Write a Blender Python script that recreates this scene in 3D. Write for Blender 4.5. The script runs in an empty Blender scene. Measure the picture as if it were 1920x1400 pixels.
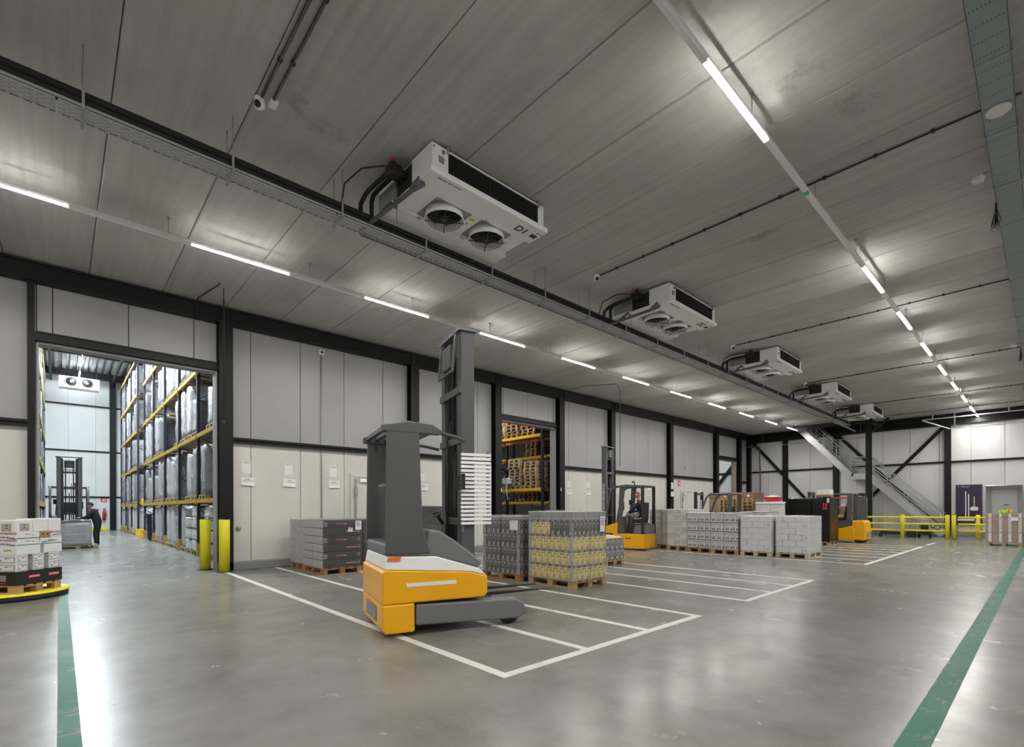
import bpy, bmesh, math, random
from math import pi, sin, cos, radians, sqrt
from mathutils import Vector, Matrix

random.seed(7)
SC = bpy.context.scene
COL = SC.collection

# ------------------------------------------------------------ camera, world, exposure
cam_d = bpy.data.cameras.new('camera')
cam = bpy.data.objects.new('camera', cam_d)
COL.objects.link(cam)
cam_d.sensor_width = 36.0
cam_d.lens = 923.66 / 1920 * 36.0
cam_d.shift_y = (953.9 - 700.0) / 1920.0
cam_d.clip_end = 300
cam.matrix_world = (Matrix.Translation((0, 0, 1.5)) @ Matrix.Rotation(radians(47.395 - 90), 4, 'Z')
                    @ Matrix.Rotation(pi / 2, 4, 'X') @ Matrix.Rotation(radians(-0.148), 4, 'Z'))
SC.camera = cam

world = bpy.data.worlds.new('world')
SC.world = world
world.use_nodes = True
world.node_tree.nodes['Background'].inputs[0].default_value = (0.8, 0.85, 0.9, 1)
world.node_tree.nodes['Background'].inputs[1].default_value = 0.02

SC.view_settings.view_transform = 'Standard'
SC.view_settings.look = 'None'
SC.view_settings.gamma = 1
SC.view_settings.use_curve_mapping = False
SC.view_settings.exposure = 1.15
LED_STRENGTH = 125.0          # main hall luminaires
STORE_STRENGTH = 640.0        # cold store luminaires
SC.cycles.max_bounces = 8
SC.cycles.diffuse_bounces = 5
SC.cycles.glossy_bounces = 4
SC.cycles.transparent_max_bounces = 16
SC.cycles.sample_clamp_indirect = 8.0
SC.cycles.caustics_reflective = False
SC.cycles.caustics_refractive = False

# ------------------------------------------------------------ main dimensions (metres)
W = 13.6        # front face of the steel in the left wall
P = 13.85       # face of the white panels of the left wall
C = 6.47        # underside of the hall ceiling
E = 34.8        # face of the panels of the end wall
FAR = 47.3      # far wall of the cold store
HX0, HY0 = -9.0, -8.0

# ------------------------------------------------------------ shader helpers
class V:
    """a float socket with arithmetic"""
    def __init__(s, t, sock): s.t = t; s.k = sock
    def _m(s, op, b=None, c=None):
        n = s.t.tree.nodes.new('ShaderNodeMath'); n.operation = op
        for i, q in enumerate((s, b, c)):
            if q is None: continue
            if isinstance(q, V): s.t.tree.links.new(q.k, n.inputs[i])
            else: n.inputs[i].default_value = q
        return V(s.t, n.outputs[0])
    def __add__(s, o): return s._m('ADD', o)
    def __sub__(s, o): return s._m('SUBTRACT', o)
    def __mul__(s, o): return s._m('MULTIPLY', o)
    def __gt__(s, o): return s._m('GREATER_THAN', o)
    def __lt__(s, o): return s._m('LESS_THAN', o)
    def fract(s): return s._m('FRACT')
    def floor(s): return s._m('FLOOR')
    def maxv(s, o): return s._m('MAXIMUM', o)
    def abs(s): return s._m('ABSOLUTE')
    def inv(s): return s * -1.0 + 1.0

class NT:
    def __init__(s, name, color=(0.8, 0.8, 0.8), rough=0.5, metal=0.0, **kw):
        s.mat = bpy.data.materials.new(name); s.mat.use_nodes = True
        s.tree = s.mat.node_tree
        s.p = s.tree.nodes['Principled BSDF']
        s.p.inputs['Base Color'].default_value = (*color, 1)
        s.p.inputs['Roughness'].default_value = rough
        s.p.inputs['Metallic'].default_value = metal
        for k, v in kw.items(): s.p.inputs[k.replace('_', ' ')].default_value = v
        s._uv = None
    def node(s, typ, **kw):
        n = s.tree.nodes.new('ShaderNode' + typ)
        for k, v in kw.items(): setattr(n, k, v)
        return n
    def link(s, a, b): s.tree.links.new(a.k if isinstance(a, V) else a, b)
    def uv(s):
        if not s._uv:
            n = s.node('UVMap'); x = s.node('SeparateXYZ'); s.link(n.outputs[0], x.inputs[0])
            s._uv = (V(s, x.outputs[0]), V(s, x.outputs[1]))
        return s._uv
    def coord(s, which='Object', scale=(1, 1, 1), rand=0.0):
        n = s.node('TexCoord'); m = s.node('Mapping'); m.inputs['Scale'].default_value = scale
        s.link(n.outputs[which], m.inputs[0])
        if rand:
            oi = s.node('ObjectInfo'); cm = s.node('CombineXYZ')
            r = V(s, oi.outputs['Random']) * rand
            for i in range(3): s.link(r, cm.inputs[i])
            s.link(cm.outputs[0], m.inputs['Location'])
        return m.outputs[0]
    def noise(s, vec, scale=5.0, detail=4.0, rough=0.5):
        n = s.node('TexNoise'); n.inputs['Scale'].default_value = scale
        n.inputs['Detail'].default_value = detail; n.inputs['Roughness'].default_value = rough
        s.link(vec, n.inputs['Vector']); return V(s, n.outputs[0])
    def white(s, x, y):
        c = s.node('CombineXYZ'); s.link(x, c.inputs[0]); s.link(y, c.inputs[1])
        n = s.node('TexWhiteNoise', noise_dimensions='2D'); s.link(c.outputs[0], n.inputs[0]); return V(s, n.outputs[0])
    def rand(s):
        return V(s, s.node('ObjectInfo').outputs['Random'])
    def ramp(s, v, stops):
        n = s.node('ValToRGB'); e = n.color_ramp.elements
        while len(e) < len(stops): e.new(0.5)
        for q, (pos, c) in zip(e, stops): q.position = pos; q.color = (*c, 1) if len(c) == 3 else c
        s.link(v, n.inputs[0]); return n.outputs[0]
    def mix(s, f, a, b):
        n = s.node('Mix', data_type='RGBA')
        for q, i in ((f, 0), (a, 6), (b, 7)):
            if isinstance(q, tuple): n.inputs[i].default_value = (*q, 1)
            elif isinstance(q, (int, float)): n.inputs[i].default_value = q
            else: s.link(q, n.inputs[i])
        return n.outputs[2]
    def mul(s, col, v):
        n = s.node('Mix', data_type='RGBA', blend_type='MULTIPLY'); n.inputs[0].default_value = 1
        if isinstance(col, tuple): n.inputs[6].default_value = (*col, 1)
        else: s.link(col, n.inputs[6])
        s.link(v, n.inputs[7]); return n.outputs[2]
    def rect(s, u, v, u0, u1, v0, v1):
        return (u > u0) * (u < u1) * (v > v0) * (v < v1)
    def base(s, c):
        if isinstance(c, tuple): s.p.inputs['Base Color'].default_value = (*c, 1)
        else: s.link(c, s.p.inputs['Base Color'])
    def rough(s, v): s.link(v, s.p.inputs['Roughness'])
    def bump(s, h, strength=0.3, dist=0.01):
        n = s.node('Bump'); n.inputs['Strength'].default_value = strength; n.inputs['Distance'].default_value = dist
        s.link(h, n.inputs['Height']); s.link(n.outputs[0], s.p.inputs['Normal'])

def M(name, color, rough=0.5, metal=0.0, **kw): return NT(name, color, rough, metal, **kw).mat

def srgb(r, g, b):
    f = lambda c: (c / 255 / 12.92) if c <= 10 else ((c / 255 + 0.055) / 1.055) ** 2.4
    return (f(r), f(g), f(b))

# ------------------------------------------------------------ mesh helpers
class MB:
    def __init__(s): s.v = []; s.f = []; s.m = []; s.uv = []; s.sm = []; s.fix = False
    def face(s, idx, m=0, uv=None, smooth=False):
        s.f.append(idx); s.m.append(m); s.uv.append(uv or [(0, 0)] * len(idx)); s.sm.append(smooth)
    def box(s, x0, x1, y0, y1, z0, z1, m=0):
        return s.hexa([(x0, y0, z0), (x1, y0, z0), (x1, y1, z0), (x0, y1, z0), (x0, y0, z1), (x1, y0, z1), (x1, y1, z1), (x0, y1, z1)], m)
    def hexa(s, pts, m=0):
        b = len(s.v); s.v += [tuple(p) for p in pts]
        q = [(0, 0), (1, 0), (1, 1), (0, 1)]
        for k, f in (('y-', (0, 1, 5, 4)), ('x+', (1, 2, 6, 5)), ('y+', (2, 3, 7, 6)), ('x-', (3, 0, 4, 7)), ('z+', (4, 5, 6, 7)), ('z-', (3, 2, 1, 0))):
            s.face([b + i for i in f], m.get(k, m.get('', 0)) if isinstance(m, dict) else m, q)
        return s
    def prism(s, poly, axis, a0, a1, m=0, mside=None):
        """poly: 2D outline; axis 'y': poly is (x,z); 'x': (y,z); 'z': (x,y)"""
        n = len(poly); b = len(s.v)
        for a in (a0, a1):
            for (p, q) in poly:
                s.v.append({'y': (p, a, q), 'x': (a, p, q), 'z': (p, q, a)}[axis])
        s.face([b + i for i in range(n)], m); s.face([b + n + i for i in range(n)][::-1], m)
        for i in range(n):
            j = (i + 1) % n
            s.face([b + i, b + j, b + n + j, b + n + i], m if mside is None else mside, [(0, 0), (1, 0), (1, 1), (0, 1)])
        s.fix = True; return s
    def tube(s, pts, r, n=8, m=0, cap=True, closed=False):
        pts = [Vector(p) for p in pts]; k = len(pts); rr = r if isinstance(r, (list, tuple)) else [r] * k
        up = None; rings = []
        for i in range(k):
            if closed: d = (pts[(i + 1) % k] - pts[i - 1])
            else: d = (pts[min(i + 1, k - 1)] - pts[max(i - 1, 0)])
            d.normalize()
            if up is None:
                up = Vector((0, 0, 1)) if abs(d.z) < 0.9 else Vector((1, 0, 0))
            a = d.cross(up).normalized(); up = a.cross(d).normalized()
            ring = []
            for j in range(n):
                t = 2 * pi * (j + 0.5) / n
                q = pts[i] + (a * cos(t) + up * sin(t)) * rr[i]
                ring.append(len(s.v)); s.v.append(tuple(q))
            rings.append(ring)
        for i in range(k if closed else k - 1):
            A, B = rings[i], rings[(i + 1) % k]
            for j in range(n):
                jj = (j + 1) % n
                s.face([A[j], A[jj], B[jj], B[j]], m, None, n > 4)
        if cap and not closed:
            s.face(rings[0][::-1], m); s.face(rings[-1], m)
        s.fix = True; return s
    def cyl(s, p0, p1, r, n=16, m=0, r1=None): return s.tube([p0, p1], [r, r if r1 is None else r1], n, m)
    def bar(s, p0, p1, w, h=None, m=0, up=(0, 0, 1)):
        p0 = Vector(p0); p1 = Vector(p1); d = (p1 - p0).normalized(); h = w if h is None else h
        u = Vector(up)
        if abs(d.dot(u)) > 0.98: u = Vector((1, 0, 0))
        a = d.cross(u).normalized(); u = a.cross(d).normalized()
        pts = []
        for sz in (-1, 1):
            for p, sa in ((p0, -1), (p1, -1), (p1, 1), (p0, 1)):
                pts.append(tuple(p + a * (sa * w / 2) + u * (sz * h / 2)))
        s.hexa(pts, m); s.fix = True; return s
    def lathe(s, prof, c=(0, 0, 0), n=20, m=0, axis='z'):
        b = len(s.v)
        for (r, z) in prof:
            for j in range(n):
                t = 2 * pi * j / n; x, y = r * cos(t), r * sin(t)
                q = {'z': (x, y, z), 'x': (z, x, y), 'y': (x, z, y)}[axis]
                s.v.append((c[0] + q[0], c[1] + q[1], c[2] + q[2]))
        for i in range(len(prof) - 1):
            for j in range(n):
                jj = (j + 1) % n
                s.face([b + i * n + j, b + i * n + jj, b + (i + 1) * n + jj, b + (i + 1) * n + j], m, None, True)
        if prof[0][0] > 1e-6: s.face([b + j for j in range(n)], m)
        if prof[-1][0] > 1e-6: s.face([b + (len(prof) - 1) * n + j for j in range(n)], m)
        s.fix = True; return s
    def mesh(s, name, mats):
        me = bpy.data.meshes.new(name)
        me.from_pydata(s.v, [], s.f); me.update()
        for q in (mats if isinstance(mats, (list, tuple)) else [mats]): me.materials.append(q)
        me.polygons.foreach_set('material_index', s.m)
        me.polygons.foreach_set('use_smooth', s.sm)
        uvl = me.uv_layers.new(name='UVMap')
        flat = [c for u in s.uv for p in u for c in p]
        uvl.data.foreach_set('uv', flat)
        if s.fix:
            bm = bmesh.new(); bm.from_mesh(me); bmesh.ops.recalc_face_normals(bm, faces=bm.faces[:]); bm.to_mesh(me); bm.free()
        return me
    def obj(s, name, mats, parent=None, bevel=0.0, loc=(0, 0, 0), rot=None, seg=2, label=None):
        return mk(name, s.mesh(name, mats), parent, bevel, loc, rot, seg, label)

def mk(name, me, parent=None, bevel=0.0, loc=(0, 0, 0), rot=None, seg=2, label=None):
    o = bpy.data.objects.new(name, me); COL.objects.link(o); o.location = loc
    if rot: o.rotation_euler = rot
    if parent: o.parent = parent
    if bevel:
        b = o.modifiers.new('bevel', 'BEVEL'); b.width = bevel; b.segments = seg; b.limit_method = 'ANGLE'; b.angle_limit = radians(50); b.harden_normals = False
    if label: o['label'] = label
    return o

def tag(o, label, cat, group=None):
    o['label'] = label; o['category'] = cat
    if group: o['group'] = group
    return o
def thing(name, label, cat, loc=(0, 0, 0), rz=0.0, group=None):
    o = bpy.data.objects.new(name, None); COL.objects.link(o); o.location = loc; o.rotation_euler = (0, 0, rz)
    o.empty_display_size = 0.1
    return tag(o, label, cat, group)
def struct(o):
    o['kind'] = 'structure'; return o
def structure(name, loc=(0, 0, 0)):
    o = bpy.data.objects.new(name, None); COL.objects.link(o); o.location = loc; return struct(o)
def kids(o): return [c for c in COL.objects if c.parent == o]
def dup(o, parent=None, loc=None, rz=None, label=None):
    ch = o.get('_ch')
    c = o.copy(); COL.objects.link(c)
    if parent: c.parent = parent
    if loc is not None: c.location = loc
    if rz is not None: c.rotation_euler = (0, 0, rz)
    if label: c['label'] = label
    for k in list(o.children): dup(k, c)
    return c
def stuff(o): o['kind'] = 'stuff'; return o

def lettering(name, txt, size, parent, origin, right, up, m, align='LEFT', ext=0.0015, bold=0.0):
    cu = bpy.data.curves.new(name, 'FONT'); cu.body = txt; cu.size = size; cu.extrude = ext; cu.align_x = align; cu.offset = bold
    cu.resolution_u = 3
    t = bpy.data.objects.new('tmp', cu)
    me = bpy.data.meshes.new_from_object(t); bpy.data.objects.remove(t); bpy.data.curves.remove(cu)
    me.name = name; me.materials.clear(); me.materials.append(m)
    o = bpy.data.objects.new(name, me); COL.objects.link(o)
    r = Vector(right).normalized(); u = Vector(up).normalized(); n = r.cross(u)
    mtx = Matrix((r, u, n)).transposed().to_4x4(); mtx.translation = Vector(origin)
    o.matrix_world = mtx
    if parent:
        o.parent = parent; o.matrix_parent_inverse = Matrix(); o.matrix_basis = mtx
    return o
# ------------------------------------------------------------ materials
def make_floor():
    t = NT('polished_concrete', (0.3, 0.3, 0.29), 0.3)
    o = t.coord('Object', (1, 1, 1))
    big = t.noise(o, 0.22, 6, 0.55); mid = t.noise(o, 1.3, 8, 0.65)
    st = t.noise(t.coord('Object', (6, 2.2, 1)), 2.6, 9, 0.72)
    st2 = t.noise(t.coord('Object', (2.0, 7, 1)), 2.4, 9, 0.74)
    c = t.ramp(big * 0.5 + mid * 0.5, [(0.36, (0.148, 0.144, 0.131)), (0.5, (0.205, 0.202, 0.188)), (0.64, (0.255, 0.252, 0.239))])
    scuff = t.ramp(st, [(0.0, (0, 0, 0)), (0.60, (0, 0, 0)), (0.66, (1, 1, 1))])
    scuff2 = t.ramp(st2, [(0.0, (0, 0, 0)), (0.60, (0, 0, 0)), (0.67, (1, 1, 1))])
    area = t.ramp(t.noise(o, 0.45, 3), [(0.46, (0, 0, 0)), (0.62, (1, 1, 1))])
    t.base(c)
    t.rough(t.noise(o, 1.6, 6) * 0.13 + 0.19)
    t.p.inputs['Specular IOR Level'].default_value = 0.24
    t.bump(t.noise(o, 2.2, 3), 0.12, 0.01)
    return t.mat
def make_slab():
    t = NT('precast_concrete', (0.4, 0.39, 0.36), 0.85)
    o = t.coord('Object', (1, 1, 1), 30.0)
    streak = t.noise(t.coord('Object', (7, 0.25, 1), 30.0), 1.6, 5, 0.6)
    cloud = t.noise(o, 0.8, 5, 0.6); fine = t.noise(o, 14, 3)
    v = streak * 0.45 + cloud * 0.4 + fine * 0.15 + (t.rand() - 0.5) * 0.1
    c = t.ramp(v, [(0.34, (0.40, 0.395, 0.372)), (0.5, (0.48, 0.474, 0.447)), (0.66, (0.56, 0.553, 0.525))])
    st = t.ramp(t.noise(o, 0.5, 7, 0.75), [(0.62, (0, 0, 0)), (0.7, (1, 1, 1))])
    c = t.mix(t.mul(st, 0.35 if False else t.noise(o, 3, 2)), c, (0.24, 0.23, 0.205))
    t.base(c); t.bump(streak * 0.5 + fine * 0.5, 0.25, 0.004)
    return t.mat
def make_panel(name, col, rib, freq):
    t = NT(name, col, 0.42)
    o = t.coord('Object', (1, 1, 1), 10.0)
    c = t.ramp(t.noise(o, 0.6, 3), [(0.3, tuple(q * 0.93 for q in col)), (0.7, tuple(min(1, q * 1.04) for q in col))])
    t.base(c)
    if rib:
        n = t.node('TexCoord'); x = t.node('SeparateXYZ'); t.link(n.outputs['Object'], x.inputs[0])
        u = (V(t, x.outputs[0]) * freq).fract()
        t.bump((u < 0.12) * 1.0, rib, 0.004)
    return t.mat
def make_wood(name, c0, c1, rough=0.75):
    t = NT(name, c0, rough)
    g = t.noise(t.coord('Object', (3, 3, 30), 20.0), 2.0, 4, 0.6)
    k = t.noise(t.coord('Object', (1, 1, 1), 40.0), 3.0, 3)
    v = g * 0.5 + k * 0.3 + t.rand() * 0.2
    t.base(t.ramp(v, [(0.3, c0), (0.65, c1)])); t.bump(g, 0.3, 0.002)
    return t.mat
def make_film(name, haze=0.05, tint=(0.85, 0.87, 0.9)):
    t = NT(name)
    t.tree.nodes.remove(t.p)
    out = t.tree.nodes['Material Output']
    tr = t.node('BsdfTransparent'); gl = t.node('BsdfGlossy'); df = t.node('BsdfDiffuse')
    df.inputs[0].default_value = (*tint, 1); gl.inputs['Roughness'].default_value = 0.16
    gl.inputs[0].default_value = (0.9, 0.9, 0.9, 1)
    o = t.coord('Object', (1, 1, 3.5), 30.0)
    h = t.noise(o, 6, 5, 0.65)
    b = t.node('Bump'); b.inputs['Strength'].default_value = 0.9; b.inputs['Distance'].default_value = 0.03
    t.link(h, b.inputs['Height']); t.link(b.outputs[0], gl.inputs['Normal'])
    hz = t.ramp(h, [(0.42, (haze * 0.2,) * 3), (0.6, (haze * 0.8,) * 3), (0.72, (haze * 2.6,) * 3)])
    m1 = t.node('MixShader'); t.link(hz, m1.inputs[0]); t.link(tr.outputs[0], m1.inputs[1]); t.link(df.outputs[0], m1.inputs[2])
    fr = t.node('LayerWeight'); fr.inputs[0].default_value = 0.15
    m2 = t.node('MixShader'); t.link(V(t, fr.outputs['Fresnel']) * 0.6 + 0.015, m2.inputs[0]); t.link(m1.outputs[0], m2.inputs[1]); t.link(gl.outputs[0], m2.inputs[2])
    t.link(m2.outputs[0], out.inputs[0])
    return t.mat
def make_wrap(name, c0, c1, rough=0.22, rib=6.0, strength=0.8):
    """opaque look of a load seen through many layers of stretch film"""
    t = NT(name, c0, rough)
    o = t.coord('Object', (1, 1, 1), 60.0)
    h = t.noise(t.coord('Object', (1, 1, 3.0), 60.0), rib, 5, 0.65)
    v = t.noise(o, 2.2, 4) * 0.6 + t.rand() * 0.4
    t.base(t.ramp(v, [(0.3, c0), (0.7, c1)]))
    t.bump(h, strength, 0.04)
    return t.mat

MAT = {}
MAT['floor'] = make_floor()
MAT['slab'] = make_slab()
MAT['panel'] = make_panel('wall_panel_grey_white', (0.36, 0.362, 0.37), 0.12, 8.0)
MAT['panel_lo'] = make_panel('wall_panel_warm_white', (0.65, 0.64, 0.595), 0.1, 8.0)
MAT['panel_end'] = make_panel('wall_panel_ribbed', (0.70, 0.705, 0.705), 0.5, 10.0)
MAT['panel_store'] = make_panel('wall_panel_store', (0.72, 0.74, 0.75), 0.25, 6.0)
MAT['steel'] = M('black_steel', (0.007, 0.007, 0.008), 0.5, Specular_IOR_Level=0.3)
MAT['steel_soft'] = M('black_steel_matt', (0.02, 0.02, 0.021), 0.6)
MAT['galv'] = M('galvanised_steel', (0.44, 0.45, 0.455), 0.45, 0.35)
MAT['galv_dull'] = M('galvanised_dull', (0.36, 0.37, 0.375), 0.55, 0.25)
MAT['stainless'] = M('stainless_steel', (0.62, 0.62, 0.62), 0.28, 0.9)
MAT['plinth'] = M('grey_plinth', (0.23, 0.235, 0.24), 0.5)
MAT['white'] = M('white_paint', (0.92, 0.92, 0.915), 0.38)
MAT['white_matt'] = M('white_plastic', (0.72, 0.72, 0.70), 0.5)
MAT['black'] = M('black_plastic', (0.012, 0.012, 0.013), 0.45)
MAT['rubber'] = M('black_rubber', (0.016, 0.016, 0.016), 0.8)
MAT['dark'] = M('dark_cavity', (0.02, 0.02, 0.022), 0.7)
MAT['mesh_dark'] = M('coil_fins', (0.035, 0.035, 0.037), 0.5, 0.2)
MAT['grey_tube'] = M('grey_drain_pipe', (0.12, 0.122, 0.125), 0.5)
MAT['ltgrey'] = M('light_grey_plastic', (0.45, 0.45, 0.46), 0.45)
MAT['yellow'] = M('safety_yellow', (0.80, 0.66, 0.012), 0.42)
MAT['bollard'] = M('bollard_yellow', (0.83, 0.74, 0.02), 0.4)
MAT['truck_yellow'] = M('truck_yellow', (0.90, 0.44, 0.004), 0.35)
MAT['truck_grey'] = M('truck_grey', (0.092, 0.094, 0.098), 0.42)
MAT['truck_ltgrey'] = M('truck_light_grey', (0.17, 0.175, 0.185), 0.4)
MAT['truck_dark'] = M('truck_dark', (0.022, 0.022, 0.024), 0.5)
MAT['rack_blue'] = M('rack_blue', (0.012, 0.012, 0.034), 0.5)
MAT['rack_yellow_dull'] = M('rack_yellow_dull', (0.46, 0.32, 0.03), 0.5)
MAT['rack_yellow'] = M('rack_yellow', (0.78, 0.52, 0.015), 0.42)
MAT['rack_orange'] = M('rack_orange', (0.72, 0.21, 0.012), 0.45)
MAT['red'] = M('signal_red', (0.62, 0.03, 0.035), 0.4)
MAT['red_rack'] = M('rack_red', (0.60, 0.06, 0.03), 0.45)
MAT['paper'] = M('white_paper', (0.78, 0.78, 0.77), 0.7)
MAT['ink'] = M('printing_ink', (0.03, 0.03, 0.035), 0.7)
MAT['ink_grey'] = M('grey_ink', (0.22, 0.22, 0.23), 0.7)
MAT['white_ink'] = M('white_ink', (0.8, 0.8, 0.8), 0.6)
MAT['screen_green'] = M('green_indicator', (0.05, 0.55, 0.3), 0.4)
MAT['wood'] = make_wood('pallet_wood', (0.30, 0.175, 0.075), (0.52, 0.36, 0.19))
MAT['wood_brown'] = make_wood('pallet_wood_brown', (0.26, 0.115, 0.035), (0.44, 0.22, 0.085))
MAT['wood_pale'] = make_wood('pallet_wood_pale', (0.46, 0.35, 0.22), (0.66, 0.53, 0.37))
MAT['wood_grey'] = make_wood('pallet_wood_grey', (0.26, 0.20, 0.13), (0.45, 0.36, 0.25))
MAT['film'] = make_film('stretch_film')
MAT['film_heavy'] = make_film('stretch_film_heavy', 0.26)
MAT['film_thick'] = make_film('stretch_film_thick', 0.17)
MAT['wrap_a'] = make_wrap('wrapped_white', (0.58, 0.59, 0.61), (0.76, 0.77, 0.79))
MAT['wrap_b'] = make_wrap('wrapped_grey', (0.30, 0.31, 0.33), (0.52, 0.53, 0.55))
MAT['wrap_c'] = make_wrap('wrapped_dark', (0.05, 0.05, 0.055), (0.20, 0.20, 0.215))
MAT['wrap_d'] = make_wrap('wrapped_silver', (0.24, 0.245, 0.26), (0.40, 0.41, 0.43), 0.16, 9.0, 1.0)
for k_, a_, b_ in (('rack_a', (0.40, 0.41, 0.43), (0.58, 0.59, 0.61)), ('rack_b', (0.17, 0.175, 0.19), (0.36, 0.37, 0.39)), ('rack_c', (0.03, 0.03, 0.034), (0.13, 0.13, 0.14)), ('rack_d', (0.16, 0.165, 0.175), (0.30, 0.31, 0.325))):
    MAT[k_] = make_wrap('wrapped_' + k_, a_, b_, 0.2, 7.0, 1.0)
MAT['black_film'] = make_wrap('black_film', (0.004, 0.004, 0.004), (0.008, 0.008, 0.008), 0.22, 3.0, 0.35)
MAT['black_film'].node_tree.nodes['Principled BSDF'].inputs['Specular IOR Level'].default_value = 0.25
MAT['cloth_dark'] = M('dark_jacket', (0.012, 0.012, 0.014), 0.75)
MAT['cloth_grey'] = M('grey_trousers', (0.26, 0.26, 0.275), 0.85)
MAT['skin'] = M('skin', (0.55, 0.27, 0.19), 0.55, Subsurface_Weight=0.05)
MAT['hair'] = M('dark_hair', (0.012, 0.010, 0.009), 0.7)
MAT['hair_grey'] = M('short_grey_hair', (0.16, 0.13, 0.11), 0.8)
MAT['sclera'] = M('eye_white', (0.8, 0.8, 0.78), 0.3)
MAT['glass'] = M('clear_glass', (0.9, 0.95, 0.95), 0.05, Transmission_Weight=0.9)

def line_paint(name, col, wear):
    t = NT(name, col, 0.5)
    o = t.coord('Object'); n = t.noise(o, 3.5, 8, 0.75); s = t.noise(t.coord('Object', (2, 9, 1)), 3, 6, 0.7)
    f = t.ramp(n * 0.6 + s * 0.4, [(0.5 + wear, (0, 0, 0)), (0.58 + wear, (1, 1, 1))])
    t.base(t.mix(f, col, (0.2, 0.2, 0.185))); t.rough(t.noise(o, 1.2, 4) * 0.2 + 0.4); t.p.inputs['Specular IOR Level'].default_value = 0.16
    return t.mat
MAT['line_white'] = line_paint('white_floor_paint', (0.66, 0.655, 0.62), 0.05)
MAT['line_green'] = line_paint('green_floor_tape', (0.028, 0.14, 0.092), 0.03)

def emitter(name, col, strength):
    t = NT(name, (0.9, 0.9, 0.9), 0.4)
    t.p.inputs['Emission Color'].default_value = (*col, 1); t.p.inputs['Emission Strength'].default_value = strength
    return t.mat
MAT['led'] = emitter('led_diffuser', (1.0, 0.975, 0.925), LED_STRENGTH)
MAT['led_pallets'] = emitter('led_diffuser_pallets', (1, 0.97, 0.9), 110.0)
MAT['led_annex'] = emitter('led_diffuser_annex', (0.93, 0.98, 1.0), 160.0)
MAT['led_store'] = emitter('led_diffuser_store', (0.86, 0.95, 1.0), STORE_STRENGTH)

# ------------------------------------------------------------ hall shell
def join(mb, name, mat, parent, **k): return mb.obj(name, mat, parent, **k)

floor = struct(MB().box(HX0 - 2, 42, HY0 - 2, FAR + 1, -0.3, 0).obj('floor', MAT['floor']))
FH = 0.004
def fline(x0, x1, y0, y1, mat, name, label=None):
    return MB().box(x0, x1, y0, y1, 0.0, FH).obj(name, MAT[mat], floor, label=label)
LW = 0.1
for x in (2.95, 4.14, 5.34, 6.56): fline(x - LW / 2, x + LW / 2, 3.36, 13.55, 'line_white', 'lane_line')
fline(2.9, 6.61, 3.26, 3.36, 'line_white', 'lane_line')
for x in (8.2, 9.38, 10.45, 11.5): fline(x - LW / 2, x + LW / 2, 3.36, 13.55, 'line_white', 'lane_line')
fline(8.15, 11.55, 3.26, 3.36, 'line_white', 'lane_line')
for k in range(8): 
    x = 15.78 + k * 1.25; fline(x - LW / 2, x + LW / 2, 3.36, 13.55, 'line_white', 'lane_line')
fline(15.73, 24.58, 3.22, 3.34, 'line_white', 'lane_line')
fline(25.6, 27.6, 3.22, 3.34, 'line_white', 'lane_line')
fline(-0.012, 0.108, -3.0, 12.5, 'line_green', 'green_stripe', 'green stripe on the floor beside the turntable')
fline(1.0, 33.0, 0.50, 0.66, 'line_green', 'green_stripe', 'long green stripe on the floor towards the docks')

ceiling = structure('ceiling', (0, 0, 0))
SLW = 1.269
slab_me = None
k0 = -8
for k in range(k0, 28):
    x0 = 0.48 + SLW * k
    if slab_me is None:
        mb = MB()
        g = 0.004; ch = 0.013; y0, y1 = HY0, 14.0
        prof = [(g, 0.30), (g, ch), (g + ch, 0.0), (SLW - g - ch, 0.0), (SLW - g, ch), (SLW - g, 0.30)]
        mb.prism(prof, 'y', y0, y1)
        slab_me = mb.mesh('slab', MAT['slab'])
    if x0 + SLW > E + 1.5: break
    mk('slab', slab_me, ceiling, loc=(x0, 0, C))
MB().box(HX0 - 2, E + 1.5, HY0 - 0.5, 14.2, C + 0.3, C + 0.34).obj('topping', MAT['dark'], ceiling)

OP = [(-0.33, 2.87, 4.92), (12.12, 15.2, 4.86), (30.2, 32.72, 4.6)]
ZP0, ZP1 = 0.2, 6.12
wall_left = structure('wall_left')
pan_me = {}
def panel(parent, x0, x1, z0, z1, mat='panel', y=P, th=0.12):
    key = (round(x1 - x0, 3), round(z1 - z0, 3), mat, th)
    if key not in pan_me:
        w, h = x1 - x0, z1 - z0; g = 0.006; b = 0.008
        mb = MB()
        mb.prism([(g, th), (g, b), (g + b, 0), (w - g - b, 0), (w - g, b), (w - g, th)], 'z', 0.0, h)
        pan_me[key] = mb.mesh('panel', MAT[mat])
    return mk('panel', pan_me[key], parent, loc=(x0, y, z0))
PW = 1.24
k = -10
while True:
    x0 = 3.63 + PW * k; x1 = x0 + PW; k += 1
    if x0 > E: break
    x0 = max(x0, HX0); 
    if x1 <= x0: continue
    x1 = min(x1, E)
    cuts = sorted(set([x0, x1] + [q for a, b, z in OP for q in (a, b) if x0 < q < x1]))
    for a, b in zip(cuts[:-1], cuts[1:]):
        mid = (a + b) / 2; zb = ZP0
        for oa, ob, oz in OP:
            if oa < mid < ob: zb = oz + 0.16
        if b - a > 0.05:
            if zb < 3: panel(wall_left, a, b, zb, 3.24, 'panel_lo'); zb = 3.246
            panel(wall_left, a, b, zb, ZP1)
def hprofile(w, d, t=0.018, tw=0.014):
    """plan of an H section, flanges parallel to x, centred in x, front flange at y=0"""
    return [(-w / 2, 0), (w / 2, 0), (w / 2, t), (tw / 2, t), (tw / 2, d - t), (w / 2, d - t), (w / 2, d), (-w / 2, d), (-w / 2, d - t), (-tw / 2, d - t), (-tw / 2, t), (-w / 2, t)]
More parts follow.
